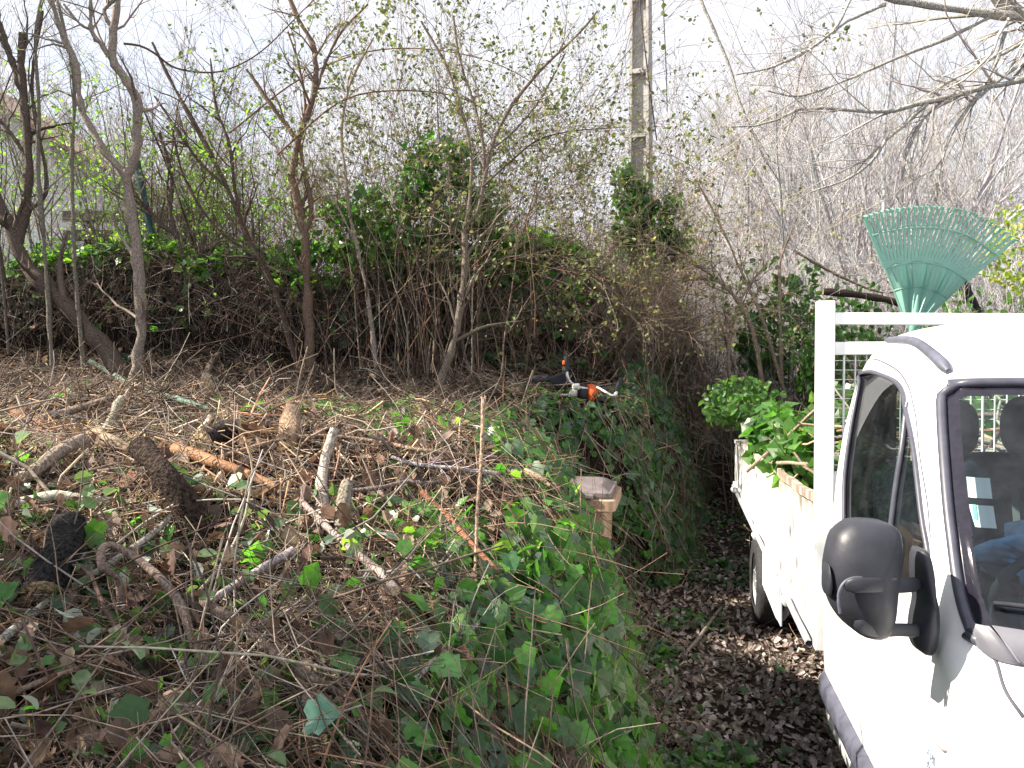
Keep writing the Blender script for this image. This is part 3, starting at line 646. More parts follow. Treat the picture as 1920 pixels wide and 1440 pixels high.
# side trim + sill
def sideband(name, u0, u1, w0, w1, v, mat, th=.02, n=30, bulge=.01):
    us = np.linspace(u0, u1, n); ws = np.array([w0, w0+.02, (w0+w1)/2, w1-.02, w1]); of = np.array([0, th, th+bulge, th, 0])
    V = []
    for u in us:
        e = min(1, (min(u1-u, u-u0)+.012)/.03)
        for wz, o in zip(ws, of):
            k = np.argmin(np.abs(GRD[:, 0, 2]-wz)); row = half[k]; vv = np.interp(-u, -row[:nh*2//3, 1], row[:nh*2//3, 0])
            V.append([vv+v-o*e, u, wz])
    F = [[a*5+b, a*5+b+1, (a+1)*5+b+1, (a+1)*5+b] for a in range(n-1) for b in range(4)]
    mb = MB(); mb.add(V, F); return mb.build(name, mat, TRK)
sideband('side_rubbing_strip', -1.95, -.16, .52, .67, -.002, TRIMP, .03, 40)
sideband('sill_panel', -1.6, -.14, .36, .515, -.002, PAINT, .02)
# marks and repeater lamp on the wing
def blob(name, px, py, du_, dw_, mat, th, ang=0, par=TRK, sq=2.4):
    s_, t_ = inv(px, py); c = gsample(GRD, np.array([s_]), np.array([t_]))[0]; nn = gsample(gn, np.array([s_]), np.array([t_]))[0]
    e1 = norm(np.cross(nn, [0, 0, 1])); e2 = np.cross(e1, nn); a1 = e1*math.cos(ang)+e2*math.sin(ang); a2 = -e1*math.sin(ang)+e2*math.cos(ang)
    V = []; K = 20; R = [1, .97, .8, .5, 0.001]; Hh = [0, .6, .9, 1, 1.02]
    for r_, h_ in zip(R, Hh):
        for k in range(K):
            a = 2*np.pi*k/K; ca, sa = math.cos(a), math.sin(a); rr_ = r_/((abs(ca)**sq+abs(sa)**sq)**(1/sq))
            V.append(c+a1*du_*ca*rr_+a2*dw_*sa*rr_+nn*th*h_-nn*.002)
    F = [[q*K+k, q*K+(k+1) % K, (q+1)*K+(k+1) % K, (q+1)*K+k] for q in range(4) for k in range(K)]
    mb = MB(); mb.add(V, F); return mb.build(name, mat, par)
blob('side_repeater', 1768, 1389, .046, .022, LAMPM, .014)
blob('blue_wing_sticker', 1753, 1428, .05, .035, BLUEST, .0025, sq=6)
s_, t_ = inv(1750, 1428); c = gsample(GRD, np.array([s_]), np.array([t_]))[0]; nn = gsample(gn, np.array([s_]), np.array([t_]))[0]
e1 = norm(np.cross([0, 0, 1], nn)); e2 = np.cross(nn, e1)
SEG = {'1': 'bc', '2': 'abged', '0': 'abcdef', '3': 'abgcd', '5': 'afgcd', '7': 'abc', '4': 'fgbc'}
segp = {'a': ((0, 1), (.5, 1)), 'b': ((.5, 1), (.5, .5)), 'c': ((.5, .5), (.5, 0)), 'd': ((0, 0), (.5, 0)), 'e': ((0, .5), (0, 0)), 'f': ((0, 1), (0, .5)), 'g': ((0, .5), (.5, .5))}
mb = MB()
for line, (tx, oy) in enumerate([('2120', .0), ('35', -.03), ('35', -.06)]):
    for q, ch in enumerate(tx):
        for sg in SEG[ch]:
            (x0, y0), (x1, y1) = segp[sg]; pts = []
            for x_, y_ in ((x0, y0), (x1, y1)): pts.append(c+e1*(-.03+q*.016+x_*.017)+e2*(.0+oy+y_*.02)+nn*.004)
            tubes(mb, np.array(pts), np.full(2, .0012), 4)
mb.build('stencilled_digits', INK, TRK)

# mirror: pillow shapes from outlines laid at their own depth
def pillow(name, pts, d, th, mat, parent, back=.02, rings=7, power=2.2, n=48, ctr=None, dfun=None, sm=True):
    o = smooth_poly(np.concatenate([pts, pts[:1]]), n+1)[:-1] if sm else np.array(pts, float); n = len(o)
    c2 = o.mean(0) if ctr is None else np.array(ctr, float); V = []
    prof = [(1, back), (1.0, 0)]+[(math.cos(a), -th*math.sin(a)) for a in np.linspace(0, np.pi/2, rings)[1:-1]]+[(.02, -th)]
    for r_, dz in prof:
        for p in o:
            q = c2+(p-c2)*r_; dd = d if dfun is None else dfun(*q); V.append(at(q[0], q[1], dd)*1.0+np.array([0, dz, 0]))
    m_ = len(prof); F = [[a*n+b, a*n+(b+1) % n, (a+1)*n+(b+1) % n, (a+1)*n+b] for a in range(m_-1) for b in range(n)]
    mb = MB(); V = wt(np.array(V)); mb.add(V, F); cb = len(V)
    Vb = V[:n]; mb.add(np.concatenate([Vb, [Vb.mean(0)]]), [[(b+1) % n, b, n] for b in range(n)], smooth=False)
    return mb.build(name, mat, parent)
MIR = empty('wing_mirror'); MIR.parent = TRK
DM = 2.14
pillow('mirror_housing', [(1588, 984), (1605, 977), (1650, 978), (1676, 986), (1687, 1004), (1688, 1050), (1680, 1110), (1674, 1165), (1662, 1194), (1640, 1199), (1612, 1190), (1580, 1160), (1560, 1120), (1554, 1075), (1560, 1030), (1570, 1000)], DM, .075, BLACKP, MIR, back=.05, rings=9)
mb = MB(); _hc = np.array([1620., 1090.])
def dome(px, py):     # depth of the housing's front face under a picture point
    r2 = ((px-1620)/66)**2+((py-1090)/108)**2
    return DM-.075*math.sqrt(max(0, 1-r2**1.0))-.004 if r2 < 1 else DM
def arm(pts, hw, th_, dend):
    p = smooth_poly(np.array(pts, float), 28); V = []
    for k, (x, y) in enumerate(p):
        f = np.clip((x-1672)/(1728-1672), 0, 1); dd = dome(min(x, 1672), y)*(1-f)+dend*f
        tg = p[min(k+1, 27)]-p[max(k-1, 0)]; tg = tg/np.hypot(*tg); nr = np.array([-tg[1], tg[0]]); e = min(1, .35+min(k, 27-k)*.25)
        c_ = at(x, y, dd); s = at(x+nr[0]*10, y+nr[1]*10, dd)-c_; s = s/np.linalg.norm(s)
        for a in np.arange(12)/12*2*np.pi: V.append(c_+s*hw*e*np.sign(math.cos(a))*abs(math.cos(a))**.6+np.array([0, -1, 0])*th_*e*math.sin(a))
    mb.add(wt(np.array(V)), [[q*12+k, q*12+(k+1) % 12, (q+1)*12+(k+1) % 12, (q+1)*12+k] for q in range(27) for k in range(12)])
arm([(1585, 1104), (1600, 1098), (1640, 1097), (1690, 1098), (1730, 1094)], .021, .007, DM+.03)
arm([(1600, 1168), (1625, 1178), (1655, 1182), (1690, 1181), (1732, 1184)], .019, .007, DM+.03)
mb.build('mirror_arm', BLACKP, MIR)
pillow('mirror_base', [(1728, 1030), (1737, 1032), (1742, 1050), (1746, 1100), (1754, 1140), (1755, 1190), (1750, 1222), (1741, 1230), (1728, 1222), (1718, 1196), (1720, 1160), (1726, 1125), (1722, 1080), (1722, 1045)], DM+.04, .05, BLACKP, MIR, back=.05)
pillow('mirror_indicator', [(1553, 1058), (1549, 1075), (1549, 1105), (1556, 1118), (1560, 1090)], DM-.01, .02, BLACKP, MIR, back=.03)
mb = MB(); P = np.array([at(x, y, DM-.065) for x, y in smooth_poly(np.array([(1575, 1150), (1572, 1120), (1580, 1096), (1600, 1084), (1640, 1084), (1680, 1085)], float), 26)]); tubes(mb, wt(P), np.full(26, .0045), 6, cap=True); mb.build('housing_seam', TRIMP, MIR)

# ---------------------------------------------------------------- bed, headboard
HB = empty('headboard'); HB.parent = TRK
def tbox(name, v0, v1, u0, u1, w0, w1, mat, par, bev=.006):
    mb = MB(); box(mb, v0, v1, u0, u1, w0, w1, bev=bev); return mb.build(name, mat, par)
pl = up_at(1549, 600, 0); 
tbox('post', -.005, .075, 0, .08, .70, 2.43, FRAMEP, HB, .004); tbox('post', 1.93, 2.01, 0, .08, .70, 2.43, FRAMEP, HB, .004)
mb = MB(); box(mb, .077, 1.928, .012, .068, -.0285, .0285, bev=.004)
mb.xf(lambda V: np.c_[V[:, 0], V[:, 1], V[:, 2]+2.344-.02*(V[:, 0]-.08)]); mb.build('top_bar', FRAMEP, HB)
mb = MB(); box(mb, .077, 1.928, .014, .066, 2.165, 2.228, bev=.004); mb.build('cross_rail', FRAMEP, HB)
mb = MB()
for k, x in enumerate(np.arange(.125, 1.92, .052)): tubes(mb, np.array([[x, .04, 1.585], [x, .04, 2.163]]), np.full(2, .0042 if k % 4 else .006), 5)
for z in np.arange(1.62, 2.16, .047): tubes(mb, np.array([[.077, .0445, z], [1.928, .0445, z]]), np.full(2, .0020), 5)
mb.build('wire_mesh', FRAMEP, HB)
mb = MB(); box(mb, .077, 1.928, .02, .06, .76, 1.582, bev=.004)
for z in (.95, 1.2, 1.45): box(mb, .08, 1.92, .002, .019, z-.02, z+.02, bev=.004)
mb.build('headboard_panel', FRAMEP, HB)
# dropside: near board with rail and hinges
n0 = side_at(1522, 928); f0 = side_at(1378, 824); f1 = side_at(1378, 915); h0 = side_at(1483, 1140)
UE = f0[1]; wtop = lambda u: np.interp(u, [.08, UE], [n0[2]+.01, f0[2]]); wbot = lambda u: np.interp(u, [.08, UE], [h0[2]+.02, f1[2]])
def dropside(name, v, sgn):
    mb = MB(); us = np.linspace(.085, UE, 60)
    prof = [(0, -.0), (0, .06), (.014, .075), (.014, .92), (0, .94), (0, 1.0), (.035, 1.0), (.035, 0.0)]
    for a in range(59):
        for b in range(len(prof)):
            (o0, t0), (o1, t1) = prof[b], prof[(b+1) % len(prof)]
            q = []
            for u, o, t_ in ((us[a], o0, t0), (us[a], o1, t1), (us[a+1], o1, t1), (us[a+1], o0, t0)):
                dent = .010*math.sin(u*3.1+t_*2)+.006*math.sin(u*9)
                q.append([v+sgn*(o+dent), u, wbot(u)+(wtop(u)-wbot(u))*t_])
            mb.add(q, [[0, 1, 2, 3]], smooth=False)
    for u in (.12, 1.3, 2.6, 3.6, UE-.08):     # pressed ribs
        mb2 = box(mb, v+sgn*.004-.008, v+sgn*.004+.008, u-.02, u+.02, wbot(u)+.08, wtop(u)-.08, bev=.003)
    o = mb.build(name, DPAINT, TRK)
    for u in (.85, 2.55, UE-.15):
        mb = MB()
        for k in range(1):
            tubes(mb, np.array([[v-sgn*.03, u-.05, wbot(u)-.0], [v-sgn*.03, u+.05, wbot(u)-.0]]), np.full(2, .022), 10, cap=True)
            box(mb, v-.03, v+.03, u-.03, u+.03, wbot(u)-.03, wbot(u)+.09, bev=.006)
        mb.build('hinge', FRAMEP, o)
    mb = MB(); tubes(mb, np.array([[v-sgn*.02, .085, wbot(0)+.02], [v-sgn*.018, UE, wbot(UE)+.02]]), np.full(2, .020), 6); mb.build('lower_rail', simple('rail_grey', (.30, .31, .34), .6), o)
    return o
dropside('dropside', 0, 1); dropside('dropside', 2.01, -1)
mb = MB(); box(mb, .04, 1.97, UE-.04, UE, f1[2], f0[2], bev=.005); mb.build('tailgate', DPAINT, TRK)
mb = MB(); box(mb, .045, 1.965, .09, UE-.05, .68, .74, bev=.004); mb.build('bed_floor', FRAMEP, TRK)
mb = MB(); box(mb, .55, .63, -1.9, UE-.2, .50, .66, bev=.005); box(mb, 1.37, 1.45, -1.9, UE-.2, .50, .66, bev=.005)
for u in (.5, 1.6, 3.6): box(mb, .632, 1.368, u, u+.1, .53, .64, bev=.004)
mb.build('chassis_rail', DARKM, TRK)
mb = MB(); box(mb, .02, .032, 1.4, 2.44, .36, .70, bev=.003); box(mb, .033, .42, 2.40, 2.44, .32, .70, bev=.003); mb.build('mudguard', FRAMEP, TRK)
# wheels
RU = 2.85; WR = .37
def wheel(v, u, z, sgn):
    W = empty('wheel'); W.parent = TRK; W.location = (v, u, z)
    pr = [(.6*WR, .0), (.75*WR, -.012), (.93*WR, 0), (.985*WR, .02), (WR, .05), (WR, .17), (.985*WR, .20), (.93*WR, .22), (.6*WR, .22)]
    K = 48; V = [[sgn*o, r_*math.cos(2*np.pi*k/K), r_*math.sin(2*np.pi*k/K)] for r_, o in pr for k in range(K)]
    mb = MB(); mb.add(V, [[a*K+k, a*K+(k+1) % K, (a+1)*K+(k+1) % K, (a+1)*K+k] for a in range(len(pr)-1) for k in range(K)]); mb.build('tyre', TYRE, W)
    pr = [(.62*WR, .012), (.60*WR, .03), (.50*WR, .05), (.34*WR, .045), (.30*WR, .015), (.16*WR, .0), (.001, .0)]
    V = [[sgn*o, r_*math.cos(2*np.pi*k/K), r_*math.sin(2*np.pi*k/K)] for r_, o in pr for k in range(K)]
    mb = MB(); mb.add(V, [[a*K+k, a*K+(k+1) % K, (a+1)*K+(k+1) % K, (a+1)*K+k] for a in range(len(pr)-1) for k in range(K)])
    for k in range(6):
        a = k*np.pi/3; bm = bmesh.new(); bmesh.ops.create_uvsphere(bm, u_segments=8, v_segments=6, radius=.014); bmesh.ops.translate(bm, vec=(sgn*.012, .075*math.cos(a), .075*math.sin(a)), verts=bm.verts); add_bm(mb, bm)
    mb.build('rim', RIMM, W); return W
wheel(-.03+.03, RU, .29, 1); wheel(2.0, RU, .29, -1); wheel(.05, -1.72, .35, 1); wheel(1.95, -1.72, .35, -1)
# side guard tube
mb = MB(); q = [side_at(1432, 1088, .06), side_at(1448, 1128, .06), side_at(1462, 1160, .05), side_at(1470, 1160, .07), side_at(1472, 1130, .1), side_at(1471, 1080, .12)]
q = np.array(q); q[3:, 1] = q[2, 1]-.03; P = smooth_poly(q, 30); tubes(mb, P, np.full(30, .021), 10, cap=True); mb.build('side_guard', FRAMEP, TRK)
# ================================================================ WOODY PLANTS
def rotate_to(T, ang, N):
    """directions at angle ang from T with random azimuth"""
    a = norm(np.cross(T, rng.normal(size=(N, 3)))); return norm(T*np.cos(ang)[:, None]+a*np.sin(ang)[:, None])
def spawn(P, R, n, frac, ang, K=6, wob=.12, up=0.0, bias=None, bw=0.0, tr=(.2, 1.0), rr=.55, rmin=.0012, taper=.25, lfix=None):
    N0, K0, _ = P.shape; N = N0*n
    idx = np.repeat(np.arange(N0), n); t = rng.uniform(*tr, N); f = t*(K0-1); i = np.minimum(f.astype(int), K0-2); a = (f-i)[:, None]
    p = P[idx, i]*(1-a)+P[idx, i+1]*a; T = norm(P[idx, i+1]-P[idx, i]); r = R[idx, i]*(1-a[:, 0])+R[idx, i+1]*a[:, 0]
    L0 = np.linalg.norm(np.diff(P, axis=1), axis=2).sum(1)[idx]
    L = (L0*rng.uniform(*frac, N)*(1.25-.6*t)) if lfix is None else rng.uniform(*lfix, N)
    d = rotate_to(T, rng.uniform(*ang, N), N)
    if bias is not None: d = norm(d+np.asarray(bias)*bw)
    Q = [p]; st = (L/(K-1))[:, None]
    for k in range(K-1):
        d = norm(d+wob*rng.normal(size=(N, 3))+np.array([0, 0, up])); Q.append(Q[-1]+d*st)
    Q = np.stack(Q, 1); r0 = np.maximum(r*rr*rng.uniform(.7, 1.1, N), rmin)
    return Q, np.maximum(r0[:, None]*np.linspace(1, taper, K)[None], rmin*.8)
def stems(base_, n, L, spread, lean=(0, 0, 0), K=9, wob=.08, up=.05, r=(.012, .03), brad=.2):
    b = np.asarray(base_, float)+np.c_[rng.normal(size=(n, 2))*brad, np.zeros(n)]
    d = norm(np.c_[rng.normal(size=(n, 2))*spread, np.ones(n)]+np.asarray(lean)); st = (rng.uniform(*L, n)/(K-1))[:, None]; Q = [b]
    for k in range(K-1):
        d = norm(d+wob*rng.normal(size=(n, 3))+np.array([0, 0, up])); Q.append(Q[-1]+d*st)
    return np.stack(Q, 1), rng.uniform(*r, n)[:, None]*np.linspace(1, .22, K)[None]
def pxline(pts, d, n=14, d2=None):
    p = smooth_poly(np.array(pts, float), n); dd = np.linspace(d, d if d2 is None else d2, n)
    return np.array([at(a[0], a[1], b) for a, b in zip(p, dd)])
def pl_tree(name, label, cat, d, lines, base_pt, twigs=(7, 5), twl=(.3, .9), col=BARKC, group=None, leaf=None, nleaf=0, lsize=(.02, .04), twr=.0022, lpal=YGRN, mat=BARK, up=.03, crown=True):
    """a thing whose limbs are drawn through picture points laid at depth d: trunk part + crown part"""
    T = empty(name, tuple(base_pt)); tag(T, label, cat, group)
    off = np.asarray(base_pt); mb = MB(); Ps = []; Rs = []
    c0 = pick(col, 1, .05)[0]
    for ln in lines:
        pts, r0, r1 = ln[:3]; dd = ln[3] if len(ln) > 3 else d; d2 = ln[4] if len(ln) > 4 else dd
        n = 22; P = pxline(pts, dd, n, d2); Rr = np.linspace(r0, r1, n)*dd/FPX
        P = P+rng.normal(size=P.shape)*Rr[:, None]*.12
        tubes(mb, P[None], Rr[None]*(1+.15*rng.normal(size=(1, n))), 8 if r0 > 4 else 6, c0[None], cap=(.42, .32, .2) if r1 > 3 else True); Ps.append(P[::2]); Rs.append(Rr[::2])
    mb.shift(off); mb.build('trunk', mat, T)
    if crown:
        P = np.array(Ps); Rr = np.array(Rs); mb = MB()
        a, ra = spawn(P, Rr, twigs[0], (0, 0), (.4, 1.1), K=7, wob=.16, up=up, lfix=twl, tr=(.35, 1), rmin=twr)
        b, rb = spawn(a, ra, twigs[1], (.3, .7), (.4, 1.0), K=5, wob=.16, up=up, rmin=twr*.7)
        tubes(mb, a, ra, 4, pick(col, len(a))); tubes(mb, b, rb, 3, pick(col, len(b)))
        if nleaf:
            tw = np.concatenate([a[:, -1], b[:, -1], b[:, 2], a[:, 4]]); k = rng.integers(0, len(tw), nleaf); 
            leaves(mb, leaf, tw[k]+rng.normal(size=(nleaf, 3))*.02, rng.normal(size=(nleaf, 3))+[0, 0, .4], rng.normal(size=(nleaf, 3))+[0, 0, 1], rng.uniform(*lsize, nleaf), pick(lpal, nleaf), mi=1)
        mb.shift(off); mb.build('crown', [TWIG, LEAF], T)
    return T

OLIVE = [(.12, .14, .06), (.17, .18, .08), (.09, .12, .045), (.2, .2, .1)]
GX = lambda x, y: float(H(x, y))
def gp(px, py, d): 
    p = at(px, py, d); return np.array([p[0], p[1], GX(p[0], p[1])])

# --- nearby saplings and trunks at the foot of the hedge
pl_tree('sapling', 'forked grey sapling with pale stripped bark low on its curved stem', 'sapling', 8.3, [
    ([(246, 745), (254, 700), (262, 640), (263, 560), (256, 470), (246, 400), (236, 328)], 11, 9),
    ([(236, 328), (252, 292), (258, 245), (255, 190), (236, 150), (213, 112), (213, 60), (224, -14)], 9.5, 6),
    ([(236, 328), (202, 292), (178, 252), (152, 195), (141, 120), (116, 60), (90, -14)], 7, 4.5),
    ([(213, 114), (192, 88), (172, 56), (170, -12)], 5, 3), ([(172, 56), (150, 45), (120, 8)], 3, 2), ([(214, 60), (196, 20), (232, -12)], 4, 3)], gp(246, 745, 8.3), twigs=(4, 4), col=[(.27, .22, .18)], leaf=L_OVAL, nleaf=40)
pl_tree('tree', 'dark leaning trunk with a tall stub rising at the far left of the hedge', 'tree', 8.8, [
    ([(228, 700), (160, 610), (100, 550), (45, 490), (22, 430), (2, 395), (-30, 320)], 17, 11),
    ([(30, 470), (48, 390), (54, 300), (46, 190), (40, 120), (42, 62)], 9, 6),
    ([(46, 190), (28, 130), (8, 70), (-14, 10)], 6, 4.5), ([(54, 300), (20, 250), (-14, 210)], 4, 3), ([(48, 400), (88, 350), (60, 170), (80, 20)], 4, 2.5)], gp(228, 700, 8.8), twigs=(6, 5), col=[(.12, .095, .08)])
pl_tree('sapling', 'rough brown sapling standing in front of the hedge with a knotted elbow and branching top', 'sapling', 9.0, [
    ([(584, 700), (580, 610), (574, 520), (572, 440), (560, 390), (552, 345), (546, 330)], 10, 7),
    ([(572, 440), (584, 390), (570, 320), (560, 270), (524, 218), (490, 170), (462, 130)], 5, 3),
    ([(548, 330), (560, 260), (585, 190), (592, 130), (585, 80), (562, 40), (538, -12)], 6, 4),
    ([(590, 180), (610, 120), (640, 60), (690, 8)], 3, 2), ([(560, 268), (572, 200), (560, 120), (540, 60)], 3, 2)], gp(584, 700, 9.0), twigs=(7, 5), col=[(.17, .12, .09)], leaf=L_BIT, nleaf=160, lsize=(.02, .035), lpal=OLIVE)
pl_tree('sapling', 'slender sapling leaning right from the bank edge left of the brush cutter', 'sapling', 8.2, [
    ([(816, 748), (832, 700), (850, 645), (862, 585), (872, 500), (870, 430)], 8.5, 6),
    ([(870, 430), (895, 398), (906, 350), (918, 285), (955, 205), (1015, 130), (1088, 60), (1120, 20)], 5, 2),
    ([(908, 340), (905, 270), (890, 200), (862, 110), (850, 30)], 3.5, 2), ([(870, 450), (880, 380), (884, 300), (868, 215), (835, 120), (790, 40)], 4, 2),
    ([(920, 280), (960, 250), (1010, 190), (1060, 100)], 2.5, 1.5)], gp(816, 748, 8.2), twigs=(7, 5), col=[(.20, .165, .13)], leaf=L_IVY2, nleaf=150, lsize=(.02, .035), lpal=OLIVE)
pl_tree('sapling', 'dark multi branched sapling arching left over the middle of the hedge', 'sapling', 9.4, [
    ([(566, 705), (545, 640), (520, 560), (490, 490), (455, 425), (425, 350), (385, 270), (330, 170), (285, 80)], 7, 2.5),
    ([(455, 425), (440, 350), (430, 270), (405, 200), (395, 110)], 4, 2), ([(425, 350), (380, 310), (340, 255), (290, 180)], 4, 2), ([(490, 490), (400, 420), (345, 330), (322, 240)], 4, 2)], gp(545, 640, 9.4), twigs=(11, 6), col=[(.12, .09, .075)])
pl_tree('sapling', 'thin straight pale stem beside the rough brown sapling', 'sapling', 9.1, [
    ([(708, 712), (700, 640), (690, 560), (672, 470), (655, 400), (648, 330), (640, 250), (655, 160), (700, 70)], 4.5, 2), ([(672, 470), (640, 400), (600, 330)], 2.5, 1.5)], gp(700, 640, 9.1), twigs=(6, 4), col=[(.33, .28, .24)])
pl_tree('sapling', 'two thin grey stems rising between the forked sapling and the far left trunk', 'sapling', 8.7, [
    ([(158, 715), (150, 610), (140, 500), (138, 420), (135, 300), (140, 180), (128, 90), (105, -10)], 4.5, 2.5), ([(102, 712), (95, 640), (88, 520), (78, 400), (70, 300), (74, 200), (66, 80), (80, -10)], 5, 3)], gp(120, 640, 8.7), twigs=(7, 5), col=[(.2, .17, .15)], leaf=L_OVAL, nleaf=80)
pl_tree('sapling', 'crooked dark stem just right of the forked sapling behind the ivy crest', 'sapling', 9.8, [
    ([(352, 700), (345, 600), (350, 520), (330, 440), (318, 400), (322, 330), (300, 250)], 6, 3), ([(330, 440), (300, 420), (280, 395), (262, 380)], 5, 4), ([(408, 700), (395, 610), (385, 560), (372, 500), (386, 440)], 7, 5)], gp(345, 600, 9.8), twigs=(8, 5), col=[(.13, .10, .085)], leaf=L_OVAL, nleaf=60)
for k, (pts, dd, lb) in enumerate([
    ([(232, 82), (262, 86), (290, 100), (330, 128), (400, 136), (452, 120), (500, 88), (560, 28), (600, -12)], 7.4, 'long arching cane sweeping across the upper left sky'),
    ([(905, 350), (960, 300), (1010, 262), (1080, 245), (1180, 238)], 8.0, 'thin cane reaching right toward the concrete pole'),
    ([(520, 290), (640, 190), (760, 170), (880, 190), (960, 260), (1000, 330)], 8.8, 'bramble cane arched over the ivy clump'),
    ([(430, 250), (560, 150), (700, 95), (860, 100), (990, 150), (1070, 240)], 9.3, 'highest bramble cane arched over the ivy clump'),
    ([(640, 430), (560, 330), (480, 230), (400, 150), (330, 60)], 9.2, 'straight dark cane leaning left above the hedge')]):
    t = empty('bramble_cane', tuple(at(*pts[0], dd))); tag(t, lb, 'bramble', 'bramble canes arching over the hedge')
    P = pxline(pts, dd, 30, dd+.5); mb = MB(); R_ = np.linspace(.012, .005, 30); tubes(mb, P[None], R_[None], 5, pick(BARKC, 1)); off = np.array(t.location)
    a, ra = spawn(P[None][:, ::2], R_[None][:, ::2], 14, (0, 0), (.5, 1.2), K=6, wob=.2, lfix=(.15, .6), rmin=.002); tubes(mb, a, ra, 3, pick(BARKC, len(a)))
    mb.shift(off); mb.build('stem', TWIG, t)
    mb = MB(); q = np.concatenate([a[:, -1], a[:, 3], a[:, 4]]); leaves(mb, L_OVAL, q, rng.normal(size=q.shape), rng.normal(size=q.shape)+[0, 0, 1], rng.uniform(.035, .075, len(q)), pick([(.16, .2, .09), (.2, .22, .1), (.1, .15, .05)], len(q)))
    mb.shift(off); mb.build('foliage', BRAM, t)

# --- procedural shrubs
def shrub(name, label, cat, x, y, n, Lr, spread, lean=(0, 0, 0), r=(.008, .02), kids=((8, (.25, .55)), (6, (.3, .6))), nleaf=0, leaf=L_BIT, lsize=(.03, .05), lpal=YGRN, col=BARKC, group=None, brad=.3, wob=.09, up=.03, twr=.0022, z=None, llow=0, lmat=None, ang=(.3, .9), sides=(5, 4, 3)):
    z0 = GX(x, y)-.05 if z is None else z; T = empty(name, (x, y, z0)); tag(T, label, cat, group)
    s, rs = stems((0, 0, 0), n, Lr, spread, lean, wob=wob, r=r, brad=brad, up=up); mb = MB(); tubes(mb, s, rs, sides[0], pick(col, n, .1)); mb.build('trunk', BARK, T)
    mb = MB(); P, Rr = s, rs; tips = []
    for q, (m, fr) in enumerate(kids):
        P, Rr = spawn(P, Rr, m, fr, ang, K=6-(q > 0), wob=.15, up=up, rmin=twr); tubes(mb, P, Rr, sides[min(q+1, 2)], pick(col, len(P))); tips.append(P[:, -1]); tips.append(P[:, 3])
    if nleaf:
        t = np.concatenate(tips[1:]); wv = fbm(t[:, 0]+x*3.1, t[:, 2]+t[:, 1]*.5+y, .55, 3); t = t[wv > np.quantile(wv, .52)]
        if llow: t = t[np.argsort(t[:, 2]+rng.normal(size=len(t))*.4)[:int(len(t)*llow)]]
        k = rng.integers(0, len(t), nleaf)
        leaves(mb, leaf, t[k]+rng.normal(size=(nleaf, 3))*.04, rng.normal(size=(nleaf, 3))+[0, 0, -.2], rng.normal(size=(nleaf, 3))+[0, 0, .8], rng.uniform(*lsize, nleaf), pick(lpal, nleaf), mi=1)
    mb.build('crown', [TWIG, lmat or LEAF], T); return T
OLIVE = [(.12, .14, .06), (.17, .18, .08), (.09, .12, .045), (.2, .2, .1)]
def X(px, d): return (px-CX)/FPX*d
# thin brushy shrubs above the hedge (pale green buds at left, olive bramble leaf in the middle)
GS = 'budding shrubs behind the hedge'
for k, (px, d, lb) in enumerate([(24, 10.2, 'leftmost budding shrub, in front of the white house wall'), (170, 10.8, 'budding shrub with green tips between the house and the forked sapling'),
        (330, 10.5, 'dense grey budding shrub right of the forked sapling'), (450, 11.2, 'budding shrub with bright green buds left of the knotted sapling')]):
    shrub('shrub', lb, 'shrub', X(px, d), d, (15, 20, 24, 24)[k], (2.4, 4.6), .22, r=(.010, .022), kids=((9, (.25, .5)), (6, (.3, .6))), nleaf=(300, 1500, 1900, 2400)[k], leaf=L_OVAL, lsize=(.03, .065), lpal=YGRN, group=GS, llow=.6, col=GREYC[:3]+BARKC[:2], brad=.5)
GB = 'olive leaved brambles behind the hedge'
for k, (px, d, lb) in enumerate([(590, 10.2, 'arching bramble behind the knotted brown sapling'), (700, 10.0, 'tall bramble with olive leaves reaching the top edge'),
        (810, 9.9, 'bramble thicket directly above the ivy clump'), (920, 10.3, 'bramble with olive leaves thinning out toward the open sky'), (1010, 10.4, 'low thin bramble beside the rounded ivy bush')]):
    h = (3.2, 5.4) if k < 4 else (1.4, 2.6)
    shrub('bramble', lb, 'bramble', X(px, d), d, 20 if k < 4 else 8, h, .34, lean=(.12, -.03, 0), r=(.005, .012), kids=((9, (.3, .55)), (6, (.3, .6))), nleaf=(2000, 3600, 4400, 2600, 600)[k], leaf=L_OVAL, lsize=(.028, .062), lpal=OLIVE, group=GB, up=-.035, wob=.1, brad=.45, col=BARKC, lmat=LEAFD)
# dense purple brown tangle left of the ivy clump
shrub('bramble', 'dense tangled reddish brown bramble left of the ivy clump', 'bramble', X(660, 9.7), 9.7, 18, (1.6, 2.6), .5, r=(.006, .012), kids=((10, (.35, .7)), (7, (.3, .7))), col=[(.13, .075, .06), (.17, .10, .08), (.09, .06, .05)], up=-.06, wob=.2, brad=.35)

